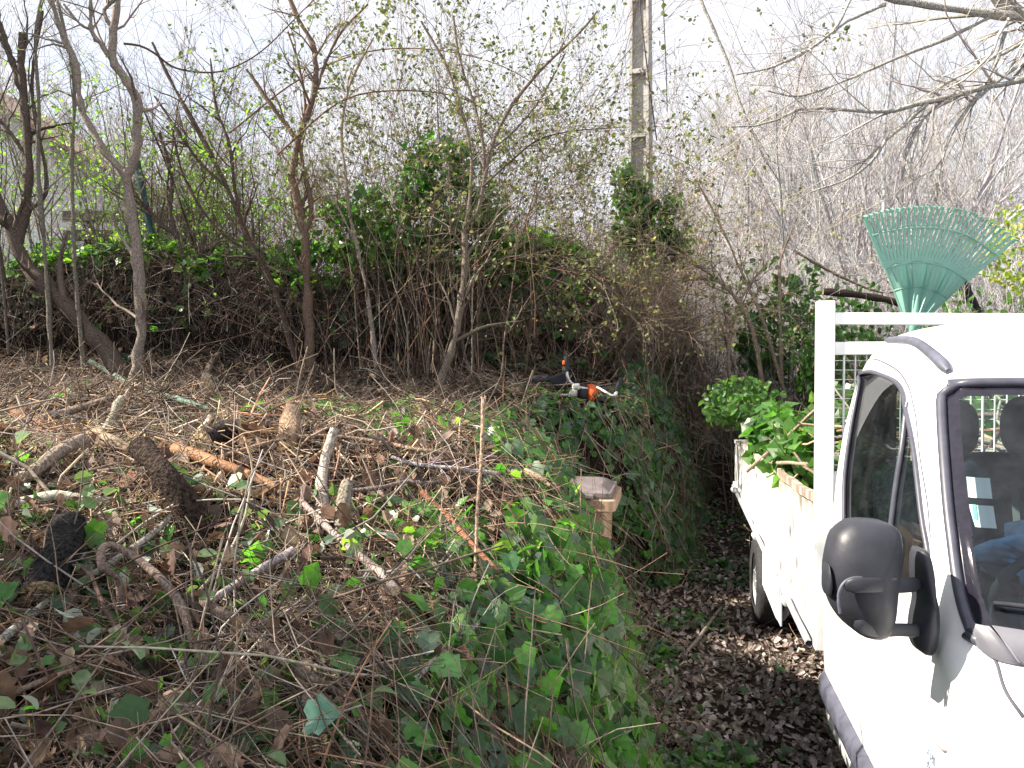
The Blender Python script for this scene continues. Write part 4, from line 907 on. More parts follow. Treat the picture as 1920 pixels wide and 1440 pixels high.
# --- the hedge: thatch core + stems + leaves
def thatch(name, label, cat, px0, px1, d, ztop, depth, nst, nlf, col=BARKC, pal=None, seed=0, endcap=True, thin=0, dryl=500, topgreen=900, hang=1.0):
    x0, x1 = X(px0, d), X(px1, d); xc = (x0+x1)/2; T = empty(name, (xc, d, GX(xc, d))); tag(T, label, cat); off = np.array(T.location)
    nx, nv = 90, 26; V = []
    for a in range(nx):
        s = a/(nx-1); x = x0+(x1-x0)*s; e = (1-abs(2*s-1)**6)**.5 if endcap else 1
        for b in range(nv):
            th = np.pi*b/(nv-1); zt = ztop(x) if callable(ztop) else ztop; zb = GX(x, d)-.25
            yy = d+depth/2-math.cos(th)*depth/2*(.35+.65*e); zz = zb+(zt-zb)*(math.sin(th)**.45)*e
            nn = .30*float(fbm(x+seed, zz+yy, .5, 4)); V.append([x+nn*.4, yy-abs(nn)*.6+.15*float(vnoise(x*3, zz*3)), zz+nn*.5])
    F = [[a*nv+b, (a+1)*nv+b, (a+1)*nv+b+1, a*nv+b+1] for a in range(nx-1) for b in range(nv-1)]
    V = np.array(V); mb = MB(); mb.add(V, F); mb.shift(off); mb.build('core', SOIL, T)
    Fn = np.array(F); q = V[Fn]; c_ = q.mean(1); n_ = norm(np.cross(q[:, 2]-q[:, 0], q[:, 3]-q[:, 1])); n_ *= np.sign((n_*(c_-[xc, d+depth/2, 2.2])).sum(1, keepdims=True)+1e-9)
    ok = np.where(c_[:, 1] < d+depth*.55)[0]
    def smp(N, cond=None):
        kk = ok if cond is None else ok[cond(c_[ok], n_[ok])]
        k = rng.choice(kk, N); return c_[k]+rng.normal(size=(N, 3))*.05, n_[k]
    mb = MB(); P, n = smp(int(nst*1.15)); litter(mb, P, n, (.25, 1.0), (.002, .006), flow=(.15, -.1, -1), fl=.6*hang, lift=.05, tilt=.3, pal=col, bend=.3)
    P, n = smp(nst//3); litter(mb, P, n, (.2, .8), (.002, .005), lift=.1, tilt=.7, pal=GREYC+col, bend=.4); mb.shift(off); mb.build('stems', TWIG, T)
    mb = MB(); P, n = smp(nlf); leaves(mb, L_IVY, P+n*rng.uniform(.02, .16, (nlf, 1)), rng.normal(size=(nlf, 3))*.6+[0, 0, -.8], n, rng.uniform(.05, .1, nlf), pick(IVYC, nlf))
    if topgreen:
        P, n = smp(topgreen, lambda c, n: n[:, 2] > .62); leaves(mb, L_IVY, P+n*rng.uniform(.02, .3, (topgreen, 1)), rng.normal(size=(topgreen, 3)), n+[0, 0, .6], rng.uniform(.06, .12, topgreen), pick(IVYB if pal is None else pal, topgreen))  # crest leaves coloured brighter to imitate backlight
    mb.shift(off); mb.build('foliage', LEAF, T)
    mb = MB(); P, n = smp(dryl); leaves(mb, L_IVY2, P+n*.08, rng.normal(size=(dryl, 3)), n, rng.uniform(.05, .1, dryl), pick(DRYC, dryl), .7); mb.shift(off); mb.build('dead_leaves', DRY, T)
    return T
thatch('hedge', 'long dark overgrown hedge with bright ivy along its crest', 'hedge', -140, 640, 9.6, lambda x: 3.35+.12*math.sin(x*2.2)+.1*math.sin(x*5), 1.0, 5600, 260, seed=3, topgreen=2300, pal=IVYB+YGRN, dryl=900, col=[(.11, .085, .068), (.075, .056, .046), (.16, .13, .105), (.05, .036, .03)])
thatch('hedge', 'short middle hedge section full of dark upright stems under the ivy clump', 'hedge', 600, 920, 9.7, lambda x: 3.25+.1*math.sin(x*4), 0.9, 3600, 1500, seed=13, topgreen=900, dryl=400, col=[(.12, .09, .07), (.08, .06, .05), (.17, .14, .11), (.05, .036, .03)])
thatch('ivy_bush', 'rounded ivy covered bush with brown straw like underside behind the brush cutter', 'bush', 880, 1112, 9.5, lambda x: 3.48-.25*(x+.0)**2*.5, 1.5, 3000, 1100, seed=23, topgreen=2600, dryl=300, pal=IVYB+YGRN[:2])
thatch('brush_pile', 'brown bramble mound at the foot of the concrete pole', 'bush', 1085, 1320, 11.3, lambda x: 3.1-.30*max(0, x-1.6)**2, 1.6, 3600, 500, seed=33, topgreen=200, dryl=500, col=[(.26, .19, .15), (.2, .13, .1), (.3, .24, .19), (.13, .09, .07)])
def clump(name, label, cat, c, rad_, n, size, pal, stems_n=120, lmat=LEAF, leaf=L_IVY, holes=.5, zbase=None, stretch=1.0, group=None, colst=BARKC):
    c = np.asarray(c, float); T = empty(name, (c[0], c[1], GX(c[0], c[1]))); tag(T, label, cat, group); off = np.array(T.location)
    P = rng.normal(size=(n*3, 3)); P = norm(P)*rng.uniform(.35, 1, (n*3, 1))**.6*np.asarray(rad_)
    m = (fbm(P[:, 0]*1.3+c[0], P[:, 2]*1.3+P[:, 1], .38, 3) > -.55+holes*.42)
    P = P[m][:n]; P = P*(1+.7*fbm(P[:, 0]+31, P[:, 2], .45, 3))[:, None]; N = len(P)
    mb = MB(); s, rs = stems((0, 0, 0), stems_n, (c[2]-off[2], c[2]-off[2]+rad_[2]*1.2), .18, r=(.006, .013), brad=rad_[0]*.45, wob=.07); tubes(mb, s, rs, 4, pick(colst, stems_n)); mb.build('stems', TWIG, T)
    mb = MB(); leaves(mb, leaf, P+c, rng.normal(size=(N, 3))*.7+[0, 0, -.8], norm(P)+rng.normal(size=(N, 3))*.5+[0, -.3, .4], rng.uniform(*size, N), pick(pal, N)); mb.shift(off); mb.build('foliage', lmat, T); return T
def lobes(name, label, cat, dpt, L, size, pal, stem_n=60, holes=.9, leaf=L_IVY, mat=LEAF, ry=.28):
    """one climbing plant whose leaves gather in several uneven lobes: L = (px, py, half width, half height, leaves)"""
    cs = [at(l[0], l[1], dpt) for l in L]; c0 = np.mean(cs, 0); T = empty(name, (c0[0], dpt, GX(c0[0], dpt))); tag(T, label, cat); off = np.array(T.location)
    mb = MB(); ml = MB()
    for l, c in zip(L, cs):
        n = l[4]; r_ = np.array([l[2], ry, l[3]]); P = norm(rng.normal(size=(n*3, 3)))*rng.uniform(.05, 1.15, (n*3, 1))**.6*r_
        m = fbm(P[:, 0]*1.5+c[0]*2, P[:, 2]*1.5+P[:, 1]+c[2], .25, 3) > -.5+holes*.42; P = P[m][:n]; P = P*(1+.8*fbm(P[:, 0]*2+31+c[0], P[:, 2]*2, .4, 3))[:, None]; k = len(P)
        leaves(ml, leaf, P+c+rng.normal(size=(k, 3))*.03, rng.normal(size=(k, 3))*.8+[0, 0, -.7], P/r_+rng.normal(size=(k, 3))*.6+[-.3, -.4, .5], rng.uniform(*size, k), pick(pal, k))
    s, rs = stems((0, 0, 0), stem_n, (1.2, c0[2]-off[2]+.9), .2, r=(.005, .012), brad=.35, wob=.08); tubes(mb, s, rs, 4, pick(BARKC, stem_n)); mb.build('stems', TWIG, T)
    ml.shift(off); ml.build('foliage', mat, T); return T
lobes('ivy_clump', 'tall green ivy clump climbing a bundle of brown stems in the hedge middle', 'ivy', 9.35, [(805, 292, .42, .2, 120), (862, 335, .26, .3, 130), (795, 350, .22, .3, 190), (905, 400, .22, .34, 210), (850, 430, .3, .22, 170), (780, 450, .3, .2, 150), (900, 480, .25, .3, 170), (840, 270, .25, .14, 25), (770, 380, .3, .3, 120), (930, 440, .2, .4, 90)], (.05, .11), IVYC+IVYB*2, 120, holes=.75)
lobes('ivy_clump', 'low bright ivy spread left of the tall stem bundle', 'ivy', 9.5, [(640, 400, .32, .16, 150), (700, 420, .35, .2, 180), (640, 470, .4, .18, 200), (730, 470, .3, .2, 150), (575, 475, .3, .14, 120), (700, 370, .2, .14, 80)], (.05, .10), IVYB+YGRN[:1], 40, holes=.7)

# --- concrete pole
PX, PY = at(1200, 600, 10.6)[0], 10.6
POLE = empty('utility_pole', (PX, PY, GX(PX, PY)-.3)); tag(POLE, 'tall concrete utility pole with recessed panels and a blue grey box near its top', 'pole')
CONC = simple('concrete', (.40, .385, .37), .9, noise=.28, nscale=16, bump=.25)
mb = MB(); Hh = 9.0
wz = lambda z: .165-.0075*z       # half width
ang = rad(-24); 
def pb(x0, x1, y0, y1, z0, z1, taper=True):
    V = []
    for z in (z0, z1):
        k = wz(z)/.165
        for x, y in ((x0, y0), (x1, y0), (x1, y1), (x0, y1)): V.append([x*k, y*k, z])
    V = np.array(V); c, s = math.cos(ang), math.sin(ang); V = np.c_[V[:, 0]*c-V[:, 1]*s, V[:, 0]*s+V[:, 1]*c, V[:, 2]]
    mb.add(V, [[3, 2, 1, 0], [4, 5, 6, 7], [0, 1, 5, 4], [1, 2, 6, 5], [2, 3, 7, 6], [3, 0, 4, 7]], smooth=False)
KX = 1.0
pb(-.165*KX, -.120*KX, -.13, .13, 0, Hh); pb(.120*KX, .165*KX, -.13, .13, 0, Hh)
pb(-.119*KX, .119*KX, -.04, .04, 0, Hh)
zs = [0, 1.2, 2.4, 3.42, 4.28, 5.26, 6.26, 7.3, 8.3]
for z in zs: pb(-.1195*KX, .1195*KX, -.127, .127, z, z+.06)
mb.build('shaft', CONC, POLE)
BLUEM = simple('blue_grey_box', (.07, .10, .20), .5, noise=.2, nscale=20)
mb = MB(); pz = lambda py: (CY+30-py)/FPX*10.6+CAMZ-(GX(PX, PY)-.3)
box(mb, .17, .30, -.05, .10, pz(26), pz(6), bev=.01); box(mb, .10, .20, -.16, .02, pz(34), pz(-30), bev=.01); mb.build('junction_box', BLUEM, POLE)
mb = MB(); P = smooth_poly(np.array([[.17, -.1, pz(30)], [.19, -.1, pz(48)], [.24, -.1, pz(54)], [.28, -.08, pz(46)], [.27, -.06, pz(28)]]), 24); tubes(mb, P, np.full(24, .008), 5); mb.build('cable_loop', BLACKP, POLE)
mb = MB(); P = smooth_poly(np.array([[-.08, -.16, pz(-40)], [-.06, -.17, pz(60)], [.02, -.16, pz(160)], [.12, -.14, pz(260)], [.20, -.1, pz(330)]]), 30); tubes(mb, P, np.full(30, .010), 5); mb.build('cable', BLACKP, POLE)
mb = MB(); P = smooth_poly(np.array([[.28, -.05, pz(36)], [.31, 0, pz(100)], [.36, .1, pz(180)], [.42, .3, pz(260)]]), 30); tubes(mb, P, np.full(30, .007), 5); mb.build('cable', BLACKP, POLE)
lobes('ivy_clump', 'ivy wrapped round the concrete pole where the shaft leaves the brush', 'ivy', 10.3, [(1172, 330, .14, .12, 80), (1182, 375, .22, .22, 170), (1212, 400, .26, .24, 190), (1250, 385, .2, .22, 130), (1262, 440, .22, .26, 190), (1232, 470, .22, .2, 120), (1178, 440, .22, .3, 170), (1280, 470, .16, .14, 70), (1205, 345, .12, .1, 40)], (.045, .095), IVYB+IVYC, 16, holes=.7)
for k, (px, dd, lr, lb) in enumerate([(1105, 10.2, (.8, 1.7), 'dry tan brush between the rounded ivy bush and the pole'), (1172, 10.0, (1.2, 2.5), 'dry pinkish tan brush hiding the front of the pole foot'),
        (1232, 10.1, (1.1, 2.1), 'dry tan brush hiding the right side of the pole foot'), (1290, 10.9, (.8, 1.6), 'low dry brown brush on the path side of the pole')]):
    shrub('bramble', lb, 'bramble', X(px, dd), dd, 20, lr, .34, r=(.004, .009), kids=((9, (.35, .65)), (8, (.3, .6))), nleaf=(500, 1300, 1100, 500)[k], leaf=L_IVY2, lsize=(.02, .045), lpal=OLIVE+[(.3, .22, .16), (.36, .28, .2)], col=[(.32, .24, .19), (.25, .18, .14), (.37, .30, .25), (.2, .14, .11)], up=-.03, brad=.3, wob=.13)
shrub('bramble', 'pale pinkish bramble wrapped around the foot of the concrete pole', 'bramble', X(1165, 11.0), 11.0, 30, (1.5, 3.0), .28, r=(.005, .01), kids=((10, (.3, .6)), (8, (.3, .6))), nleaf=2600, leaf=L_IVY2, lsize=(.025, .05), lpal=OLIVE+[(.3, .22, .16)], col=[(.30, .22, .18), (.24, .17, .13), (.34, .28, .23)], up=-.02, brad=.55)
shrub('bramble', 'brown straw coloured bramble right of the concrete pole foot', 'bramble', X(1290, 12.2), 12.2, 26, (1.2, 2.4), .3, r=(.005, .01), kids=((10, (.3, .6)), (8, (.3, .6))), nleaf=900, leaf=L_IVY2, lsize=(.025, .05), lpal=OLIVE+[(.3, .22, .16)], col=[(.30, .21, .15), (.24, .16, .12), (.34, .26, .2)], up=-.02, brad=.6)

for k, (px, dd, lb) in enumerate([(1335, 14.5, 'straw coloured brush closing the far end of the path'), (1395, 16.5, 'pale leafless brush on the right of the path end'), (1310, 18, 'brownish brush left of the path end')]):
    shrub('bramble', lb, 'bramble', X(px, dd), dd, 24, (1.0, 2.2), .4, r=(.005, .01), kids=((9, (.3, .6)), (7, (.3, .6))), nleaf=500, leaf=L_IVY2, lsize=(.03, .06), lpal=OLIVE+[(.3, .22, .16)], col=[(.36, .30, .25), (.30, .24, .19), (.42, .36, .31)], up=-.02, brad=.6)
# --- house, post and rails at left
PLAS = simple('pale_render', (.78, .78, .77), .9, noise=.06, nscale=4); TILE = simple('roof_tiles', (.30, .21, .17), .8, noise=.3, nscale=12, bump=.4); DWOOD = simple('weathered_rail', (.10, .09, .085), .9, noise=.5, nscale=10, bump=.4)
HS = empty('house', (X(-60, 15), 15, 2.1)); tag(HS, 'pale rendered house gable with tiled roof edge behind the left shrubs', 'house')
mb = MB(); e = at(95, 262, 15); a = at(-20, 190, 15); off = np.array(HS.location); x1, zr = e[0]-off[0], e[2]-off[2]; x0 = x1-7.5
zap = zr+(a[2]-e[2])/(e[0]-a[0])*3.75
sec = [(x0, -.4), (x1, -.4), (x1, zr), ((x0+x1)/2, zap), (x0, zr)]
V = [[x, y, z] for y in (0, 6) for x, z in sec]; mb.add(V, [[0, 1, 2, 4], [5, 9, 7, 6], [1, 6, 7, 2], [0, 4, 9, 5]], smooth=False); mb.add(V, [[2, 3, 4], [7, 9, 8]], smooth=False); mb.build('wall', PLAS, HS)
sl_ = (zap-zr)/3.75
def slab(xa, za, xb, zb): 
    mb = MB(); V = [[xa, -.4, za+.02], [xb, -.4, zb+.02], [xb, 6.4, zb+.02], [xa, 6.4, za+.02], [xa, -.4, za+.10], [xb, -.4, zb+.10], [xb, 6.4, zb+.10], [xa, 6.4, za+.10]]
    mb.add(V, [[3, 2, 1, 0], [4, 5, 6, 7], [0, 1, 5, 4], [1, 2, 6, 5], [2, 3, 7, 6], [3, 0, 4, 7]], smooth=False); return mb
xm = (x0+x1)/2; slab(xm, zap, x1+.5, zr-.5*sl_).build('roof', TILE, HS); slab(x0-.5, zr-.5*sl_, xm, zap).build('roof', TILE, HS)
mb = MB(); box(mb, x1+.3, x1+.5, -.42, -.3, -.3, zr-.4); 
TEAL = simple('teal_painted_post', (.03, .12, .13), .5, noise=.2)
p0, p1 = at(256, 302, 9.95), at(292, 450, 9.95); mb = MB(); p1[2] = GX(p1[0], p1[1])-.05; p1[0] += .25; tubes(mb, np.array([p1, p0])[None]-p1, np.full((1, 2), .045), 4, cap=True); t = mb.build('fence_post', TEAL); t.location = p1; tag(t, 'leaning dark teal metal post behind the forked sapling', 'post')
RL = empty('wooden_rail', (X(240, 12.6), 12.6, GX(X(240, 12.6), 12.6))); tag(RL, 'low weathered timber rail on short posts behind the left hedge', 'rail'); off = np.array(RL.location)
mb = MB(); a, b = at(120, 402, 12.6)-off, at(380, 402, 12.6)-off; box(mb, a[0], b[0], -.06, .06, a[2]-.12, a[2]+.05, bev=.01); box(mb, a[0], b[0], -.05, .08, a[2]-.42, a[2]-.26, bev=.01); mb.build('rail', DWOOD, RL)
for f in (.15, .5, .85):
    mb = MB(); xx = a[0]+(b[0]-a[0])*f; box(mb, xx-.06, xx+.06, .062, .18, -.2, a[2]+.1, bev=.01); mb.build('post', DWOOD, RL)
mb = MB(); 
# lawn behind the hedge
P = np.c_[rng.uniform(-11, 2.2, 9000), rng.uniform(11, 19, 9000)]; P = np.c_[P, H(P[:, 0], P[:, 1])]; N = len(P)
leaves(mb, L_BIT, P, rng.normal(size=(N, 3))*.4+[0, 0, 1], rng.normal(size=(N, 3)), rng.uniform(.10, .4, N), pick([(.09, .17, .04), (.13, .22, .06), (.07, .13, .03)], N)); tag(mb.build('undergrowth', LEAF), 'green grassy undergrowth behind the hedge', 'undergrowth', kind='stuff')

# --- bare trees behind: prototypes then copies
def proto_tree(n, L, spread, kids, r, col, up=.05, wob=.06, brad=.25, K=10, twr=.004, ang=(.25, .75)):
    s, rs = stems((0, 0, 0), n, L, spread, wob=wob, r=r, brad=brad, up=up, K=K); mb = MB(); tubes(mb, s, rs, 6, pick(col, n, .1)); trunk = mb
    mc = MB(); P, Rr = s, rs
    for q, (m, fr) in enumerate(kids):
        P, Rr = spawn(P, Rr, m, fr, ang, K=6-(q > 0), wob=.12, up=up*.8, rmin=twr, rr=.5); tubes(mc, P, Rr, 4-(q > 0), pick(col, len(P)))
    return trunk, mc
HAZEC = [(.38, .37, .38), (.44, .43, .44), (.30, .29, .30), (.50, .49, .50)]  # bark lightened and greyed to imitate glare and haze over distant twigs
PR = {}
def plant(kind, label, cat, x, y, sc=1.0, rz=None, group=None, sz=None):
    T = empty('bare_tree', (x, y, GX(x, y)-.1)); tag(T, label, cat, group); T.scale = (sc, sc, sz or sc); T.rotation_euler = (0, 0, rng.uniform(0, 6.28) if rz is None else rz)
    if kind not in PR:
        tr_, cr_ = proto_tree(*PROT[kind]); PR[kind] = (tr_.build('trunk', BARK, T), cr_.build('crown', TWIG, T))
    else:
        for s in PR[kind]: c = s.copy(); COL.objects.link(c); c.parent = T
    return T
PROT = {
 'fan': (17, (5.5, 8.5), .42, ((9, (.25, .5)), (7, (.3, .6)), (4, (.35, .7))), (.05, .10), HAZEC, .05, .07, .3, 10, .0045),
 'pole': (5, (7, 10), .12, ((16, (.12, .3)), (7, (.3, .6)), (3, (.4, .7))), (.04, .08), HAZEC, .06, .05, .5, 10, .0055, (.2, .6)),
 'bush': (26, (2.5, 4.6), .38, ((9, (.3, .55)), (7, (.3, .6)), (3, (.4, .7))), (.012, .03), HAZEC, .03, .1, .6, 8, .004),
}
plant('fan', 'big many stemmed bare tree fanning out behind the rake', 'tree', X(1610, 15.5), 15.5, 1.0)
plant('fan', 'second fan shaped bare tree further right behind the rake', 'tree', X(1860, 17), 17, 1.0)
plant('fan', 'bare tree filling the gap between the pole and the fan shaped tree', 'tree', X(1400, 21), 21, 1.05)
GT = 'bare trees far beyond the path'
for px, d, sc in [(1320, 27, 1.1), (1385, 30, 1.2), (1450, 26, 1.1), (1560, 29, 1.2), (1640, 31, 1.2), (1720, 27, 1.2), (1790, 33, 1.3), (1860, 29, 1.2), (1950, 31, 1.3), (1260, 33, .8), (1340, 24, .75), (1420, 23, .8), (1230, 25, .62), (1500, 20, .8)]:
    plant('pole', 'slim bare grey tree far beyond the path', 'tree', X(px, d), d, sc*.95, group=GT)
GL = 'bare trees far behind the hedge'
for px, d, sc in [(-60, 24, .9), (40, 27, 1.0), (120, 22, .85), (190, 28, 1.0), (270, 24, .9), (345, 29, 1.0), (420, 25, .85), (500, 28, .9), (575, 24, .8), (650, 29, .9), (730, 25, .75), (800, 30, .8), (880, 27, .7), (960, 32, .72), (1040, 28, .55), (1100, 33, .6), (1150, 29, .5)]:
    plant('pole', 'slim bare grey tree far behind the hedge', 'tree', X(px, d), d, sc*.82, group=GL)
GM = 'brushwood thickets across the valley side'
for px, d, sc in [(1330, 15.5, .75), (1420, 14.5, .8), (1480, 12.5, .7), (1560, 13.5, .8), (1650, 12, .85), (1760, 12.5, .9), (1870, 11.5, .9), (1960, 12.5, .9), (1260, 15, .85), (1370, 18, .9), (1700, 16, 1.1), (1520, 17, 1.0),
                  (620, 15, .8), (880, 15, .65), (1080, 13.5, .55), (380, 15, .8), (250, 15, .8)]:
    t = plant('bush', 'grey leafless thicket shrub in the background brushwood', 'shrub', X(px, d), d, sc, group=GM); t.name = 'thicket_shrub'
# green leafy shrubs on the right behind the truck
clump('laurel_shrub', 'broad leaved green shrub beyond the tail of the truck bed', 'shrub', at(1470, 640, 10.8), (.85, .6, 1.0), 1500, (.07, .13), [(.05, .11, .035), (.08, .16, .05), (.035, .08, .03)], 60, leaf=L_OVAL, holes=.85)
clump('laurel_shrub', 'dark green shrub seen between the headboard post and the mesh', 'shrub', at(1590, 700, 9.5), (.8, .5, 1.0), 1200, (.06, .12), [(.04, .09, .03), (.06, .13, .04)], 40, leaf=L_OVAL, holes=.8)
clump('laurel_shrub', 'green shrub behind the load seen through the cab windows', 'shrub', at(1860, 720, 9.8), (1.6, .6, 1.0), 2200, (.07, .12), [(.05, .11, .035), (.08, .16, .05), (.06, .13, .04)], 60, leaf=L_OVAL, holes=.6)
clump('yellow_shrub', 'yellow green leafy shrub at the right edge beside the rake', 'shrub', at(1935, 470, 7.5), (.5, .6, .55), 800, (.03, .075), [(.26, .30, .08), (.2, .27, .08), (.34, .30, .08), (.15, .22, .06)], 30, leaf=L_OVAL, holes=.75, colst=[(.4, .36, .3)])
# fallen dark trunk behind headboard
pl_tree('fallen_branch', 'dark leaning branch running down behind the headboard post', 'branch', 9.0, [([(1545, 546), (1600, 552), (1660, 562), (1720, 580), (1800, 625)], 6, 7)], gp(1700, 700, 9.0), crown=False, col=[(.045, .035, .035)])
pl_tree('dead_tree', 'dark leaning trunk under the right side of the rake', 'tree', 11.0, [([(1800, 528), (1818, 560), (1835, 600), (1850, 660), (1870, 760)], 10, 13)], gp(1870, 760, 11.0), twigs=(4, 3), col=[(.05, .04, .04)])
# right-hand mid-ground crossing branches
pl_tree('young_tree', 'leafless young tree with crossing stems beyond the tail of the truck', 'tree', 10.0, [
    ([(1505, 830), (1460, 700), (1430, 600), (1395, 520), (1340, 400), (1300, 330)], 4.5, 1.5), ([(1440, 800), (1425, 690), (1400, 590), (1340, 520), (1260, 470), (1205, 440)], 5, 3),
    ([(1380, 760), (1366, 660), (1390, 560), (1440, 490)], 4, 2), ([(1465, 720), (1463, 600), (1462, 500), (1480, 440)], 4, 2), ([(1400, 590), (1350, 530), (1270, 525), (1200, 522)], 3, 2),
    ([(1490, 470), (1560, 510), (1640, 545), (1700, 548)], 3, 2)], gp(1450, 830, 10.0), twigs=(8, 6), col=[(.17, .14, .12), (.25, .2, .17)], leaf=L_OVAL, nleaf=260, lsize=(.03, .05), lpal=OLIVE)
# --- overhanging tree at the top right
OV = pl_tree('overhanging_tree', 'near tree reaching in from the right with lichened limbs and drooping bare twigs', 'tree', 6.0, [
    ([(2350, 900), (2330, 500), (2300, 200), (2250, -100)], 40, 26), ([(2290, 160), (2100, 130), (1930, 148), (1800, 176), (1740, 190), (1660, 210), (1580, 206), (1500, 204), (1440, 232), (1370, 238)], 10, 1.5),
    ([(2270, 40), (2100, 40), (1930, 32), (1850, 26), (1790, 18), (1700, 4), (1620, -16)], 11, 5), ([(2200, 30), (2000, 60), (1900, 22), (1850, -20)], 14, 8),
    ([(1860, 30), (1780, 70), (1690, 105), (1600, 145), (1500, 180), (1440, 170)], 4, 1.5), ([(1740, 192), (1700, 230), (1662, 262), (1640, 296), (1590, 335), (1520, 360)], 4.5, 1.5),
    ([(1660, 8), (1590, 40), (1520, 90), (1450, 125), (1380, 140)], 3.5, 1.4), ([(1600, -10), (1560, 60), (1490, 110), (1452, 124), (1454, 160)], 3, 1.4), ([(1885, 60), (1870, 110), (1845, 160), (1810, 210), (1780, 260), (1760, 330), (1755, 380)], 3.5, 2),
    ([(1960, 100), (1900, 130), (1860, 160), (1820, 190), (1790, 150), (1740, 180)], 4, 2.5), ([(1810, 175), (1740, 215), (1700, 290), (1690, 350)], 3, 1.5), ([(1310, -10), (1340, 60), (1370, 130), (1390, 200), (1430, 290), (1465, 345)], 3, 1.5, 7)],
    gp(2350, 900, 6.0), twigs=(10, 6), twl=(.35, 1.15), twr=.0018, col=[(.34, .315, .29)], up=-.03)
# ================================================================ OBJECTS
BINB = simple('bin_plastic', (.42, .28, .19), .45, noise=.04, nscale=8); BINL = simple('bin_lid_plastic', (.15, .125, .13), .6, noise=.25, nscale=30, bump=.1)
b0 = at(1084, 960, 6.5); BIN = empty('wheelie_bin', (b0[0], b0[1]+.05, 0), rad(-12)); tag(BIN, 'tan wheelie bin with brown lid half hidden by the ivy bank', 'bin'); BIN.location[2] = float(H(.75, 6.6))+.05; BIN.scale = (1.10, 1.05, 1.10)
def loft(mb, secs, cap=True, sm=False):
    n = len(secs[0]); V = np.concatenate([np.array(s, float) for s in secs]); mb.add(V, [[a*n+b, a*n+(b+1) % n, (a+1)*n+(b+1) % n, (a+1)*n+b] for a in range(len(secs)-1) for b in range(n)], smooth=sm)
    if cap:
        for k, s in ((0, secs[0]), (-1, secs[-1])):
            s = np.array(s); mb.add(np.concatenate([s, [s.mean(0)]]), [[b, (b+1) % n, n] for b in range(n)], smooth=False)
def rrect(w_, d_, z, r=.05, n=5, cy=0):
    P = []
    for cx_, cy_, a0 in ((w_/2-r, d_/2-r, 0), (-w_/2+r, d_/2-r, 90), (-w_/2+r, -d_/2+r, 180), (w_/2-r, -d_/2+r, 270)):
        for k in range(n+1): a = rad(a0+90*k/n); P.append([cx_+r*math.cos(a), cy_+r*math.sin(a)+cy, z])
    return P
mb = MB(); loft(mb, [rrect(.42, .50, 0), rrect(.44, .52, .05), rrect(.50, .62, .86), rrect(.50, .62, .90)]); mb.build('body', BINB, BIN)
mb = MB(); loft(mb, [rrect(.54, .66, .895, .06), rrect(.63, .75, .91, .05), rrect(.63, .75, .985, .05), rrect(.615, .73, .992, .05), rrect(.5, .62, .992)], False); mb.build('rim', BINB, BIN)
mb = MB(); loft(mb, [rrect(.56, .68, .994, .05), rrect(.565, .685, 1.01, .05), rrect(.56, .68, 1.035, .05), rrect(.53, .64, 1.037, .05), rrect(.43, .50, 1.072, .06), rrect(.40, .46, 1.08, .06)]); 
box(mb, -.16, .16, -.40, -.335, 1.0, 1.03, bev=.008); mb.build('lid', BINL, BIN)
mb = MB(); box(mb, -.2, .2, .36, .42, .93, .97, bev=.015); mb.build('handle', BINB, BIN)
for s in (-1, 1):
    mb = MB(); a = np.linspace(0, 2*np.pi, 25); P = np.c_[np.full(25, s*.27), .25+.07*np.cos(a), .10+.07*np.sin(a)]; tubes(mb, P, np.full(25, .028), 8); mb.build('wheel', TYRE, BIN)

# --- leaf rake
RK = empty('leaf_rake', tuple(wt(at(1712, 640, 4.02))*0+at(1712, 640, 4.02))); tag(RK, 'green plastic leaf rake standing tines up behind the cab', 'rake'); off = np.array(RK.location)
def rakemat():
    m, t, b = nodes('rake_plastic'); b.inputs['Base Color'].default_value = (.17, .40, .33, 1); b.inputs['Roughness'].default_value = .42
    tr = t.nodes.new("ShaderNodeBsdfTranslucent"); tr.inputs[0].default_value = (.25, .62, .50, 1); ms = t.nodes.new("ShaderNodeMixShader"); ms.inputs[0].default_value = .35
    n = t.nodes.new("ShaderNodeTexNoise"); n.inputs['Scale'].default_value = 30; r = t.nodes.new("ShaderNodeValToRGB"); r.color_ramp.elements[0].color = (.17, .36, .31, 1); r.color_ramp.elements[1].color = (.30, .50, .44, 1)
    t.links.new(n.outputs[0], r.inputs[0]); t.links.new(r.outputs[0], b.inputs['Base Color'])
    t.links.new(b.outputs[0], ms.inputs[1]); t.links.new(tr.outputs[0], ms.inputs[2]); t.links.new(ms.outputs[0], t.nodes["Material Output"].inputs[0]); return m
RKM = rakemat(); DR = 4.02
def rkd(f): return DR-.02*f
LA = np.array([(1660, 503), (1686, 496), (1720, 492), (1752, 495), (1784, 506), (1812, 525)], float); TA_ = np.array([(1620, 404), (1660, 393), (1710, 387), (1765, 387), (1820, 397), (1862, 418), (1903, 449)], float)
NTi = 29; la = smooth_poly(LA, NTi); ta = smooth_poly(TA_, NTi); mb = MB()
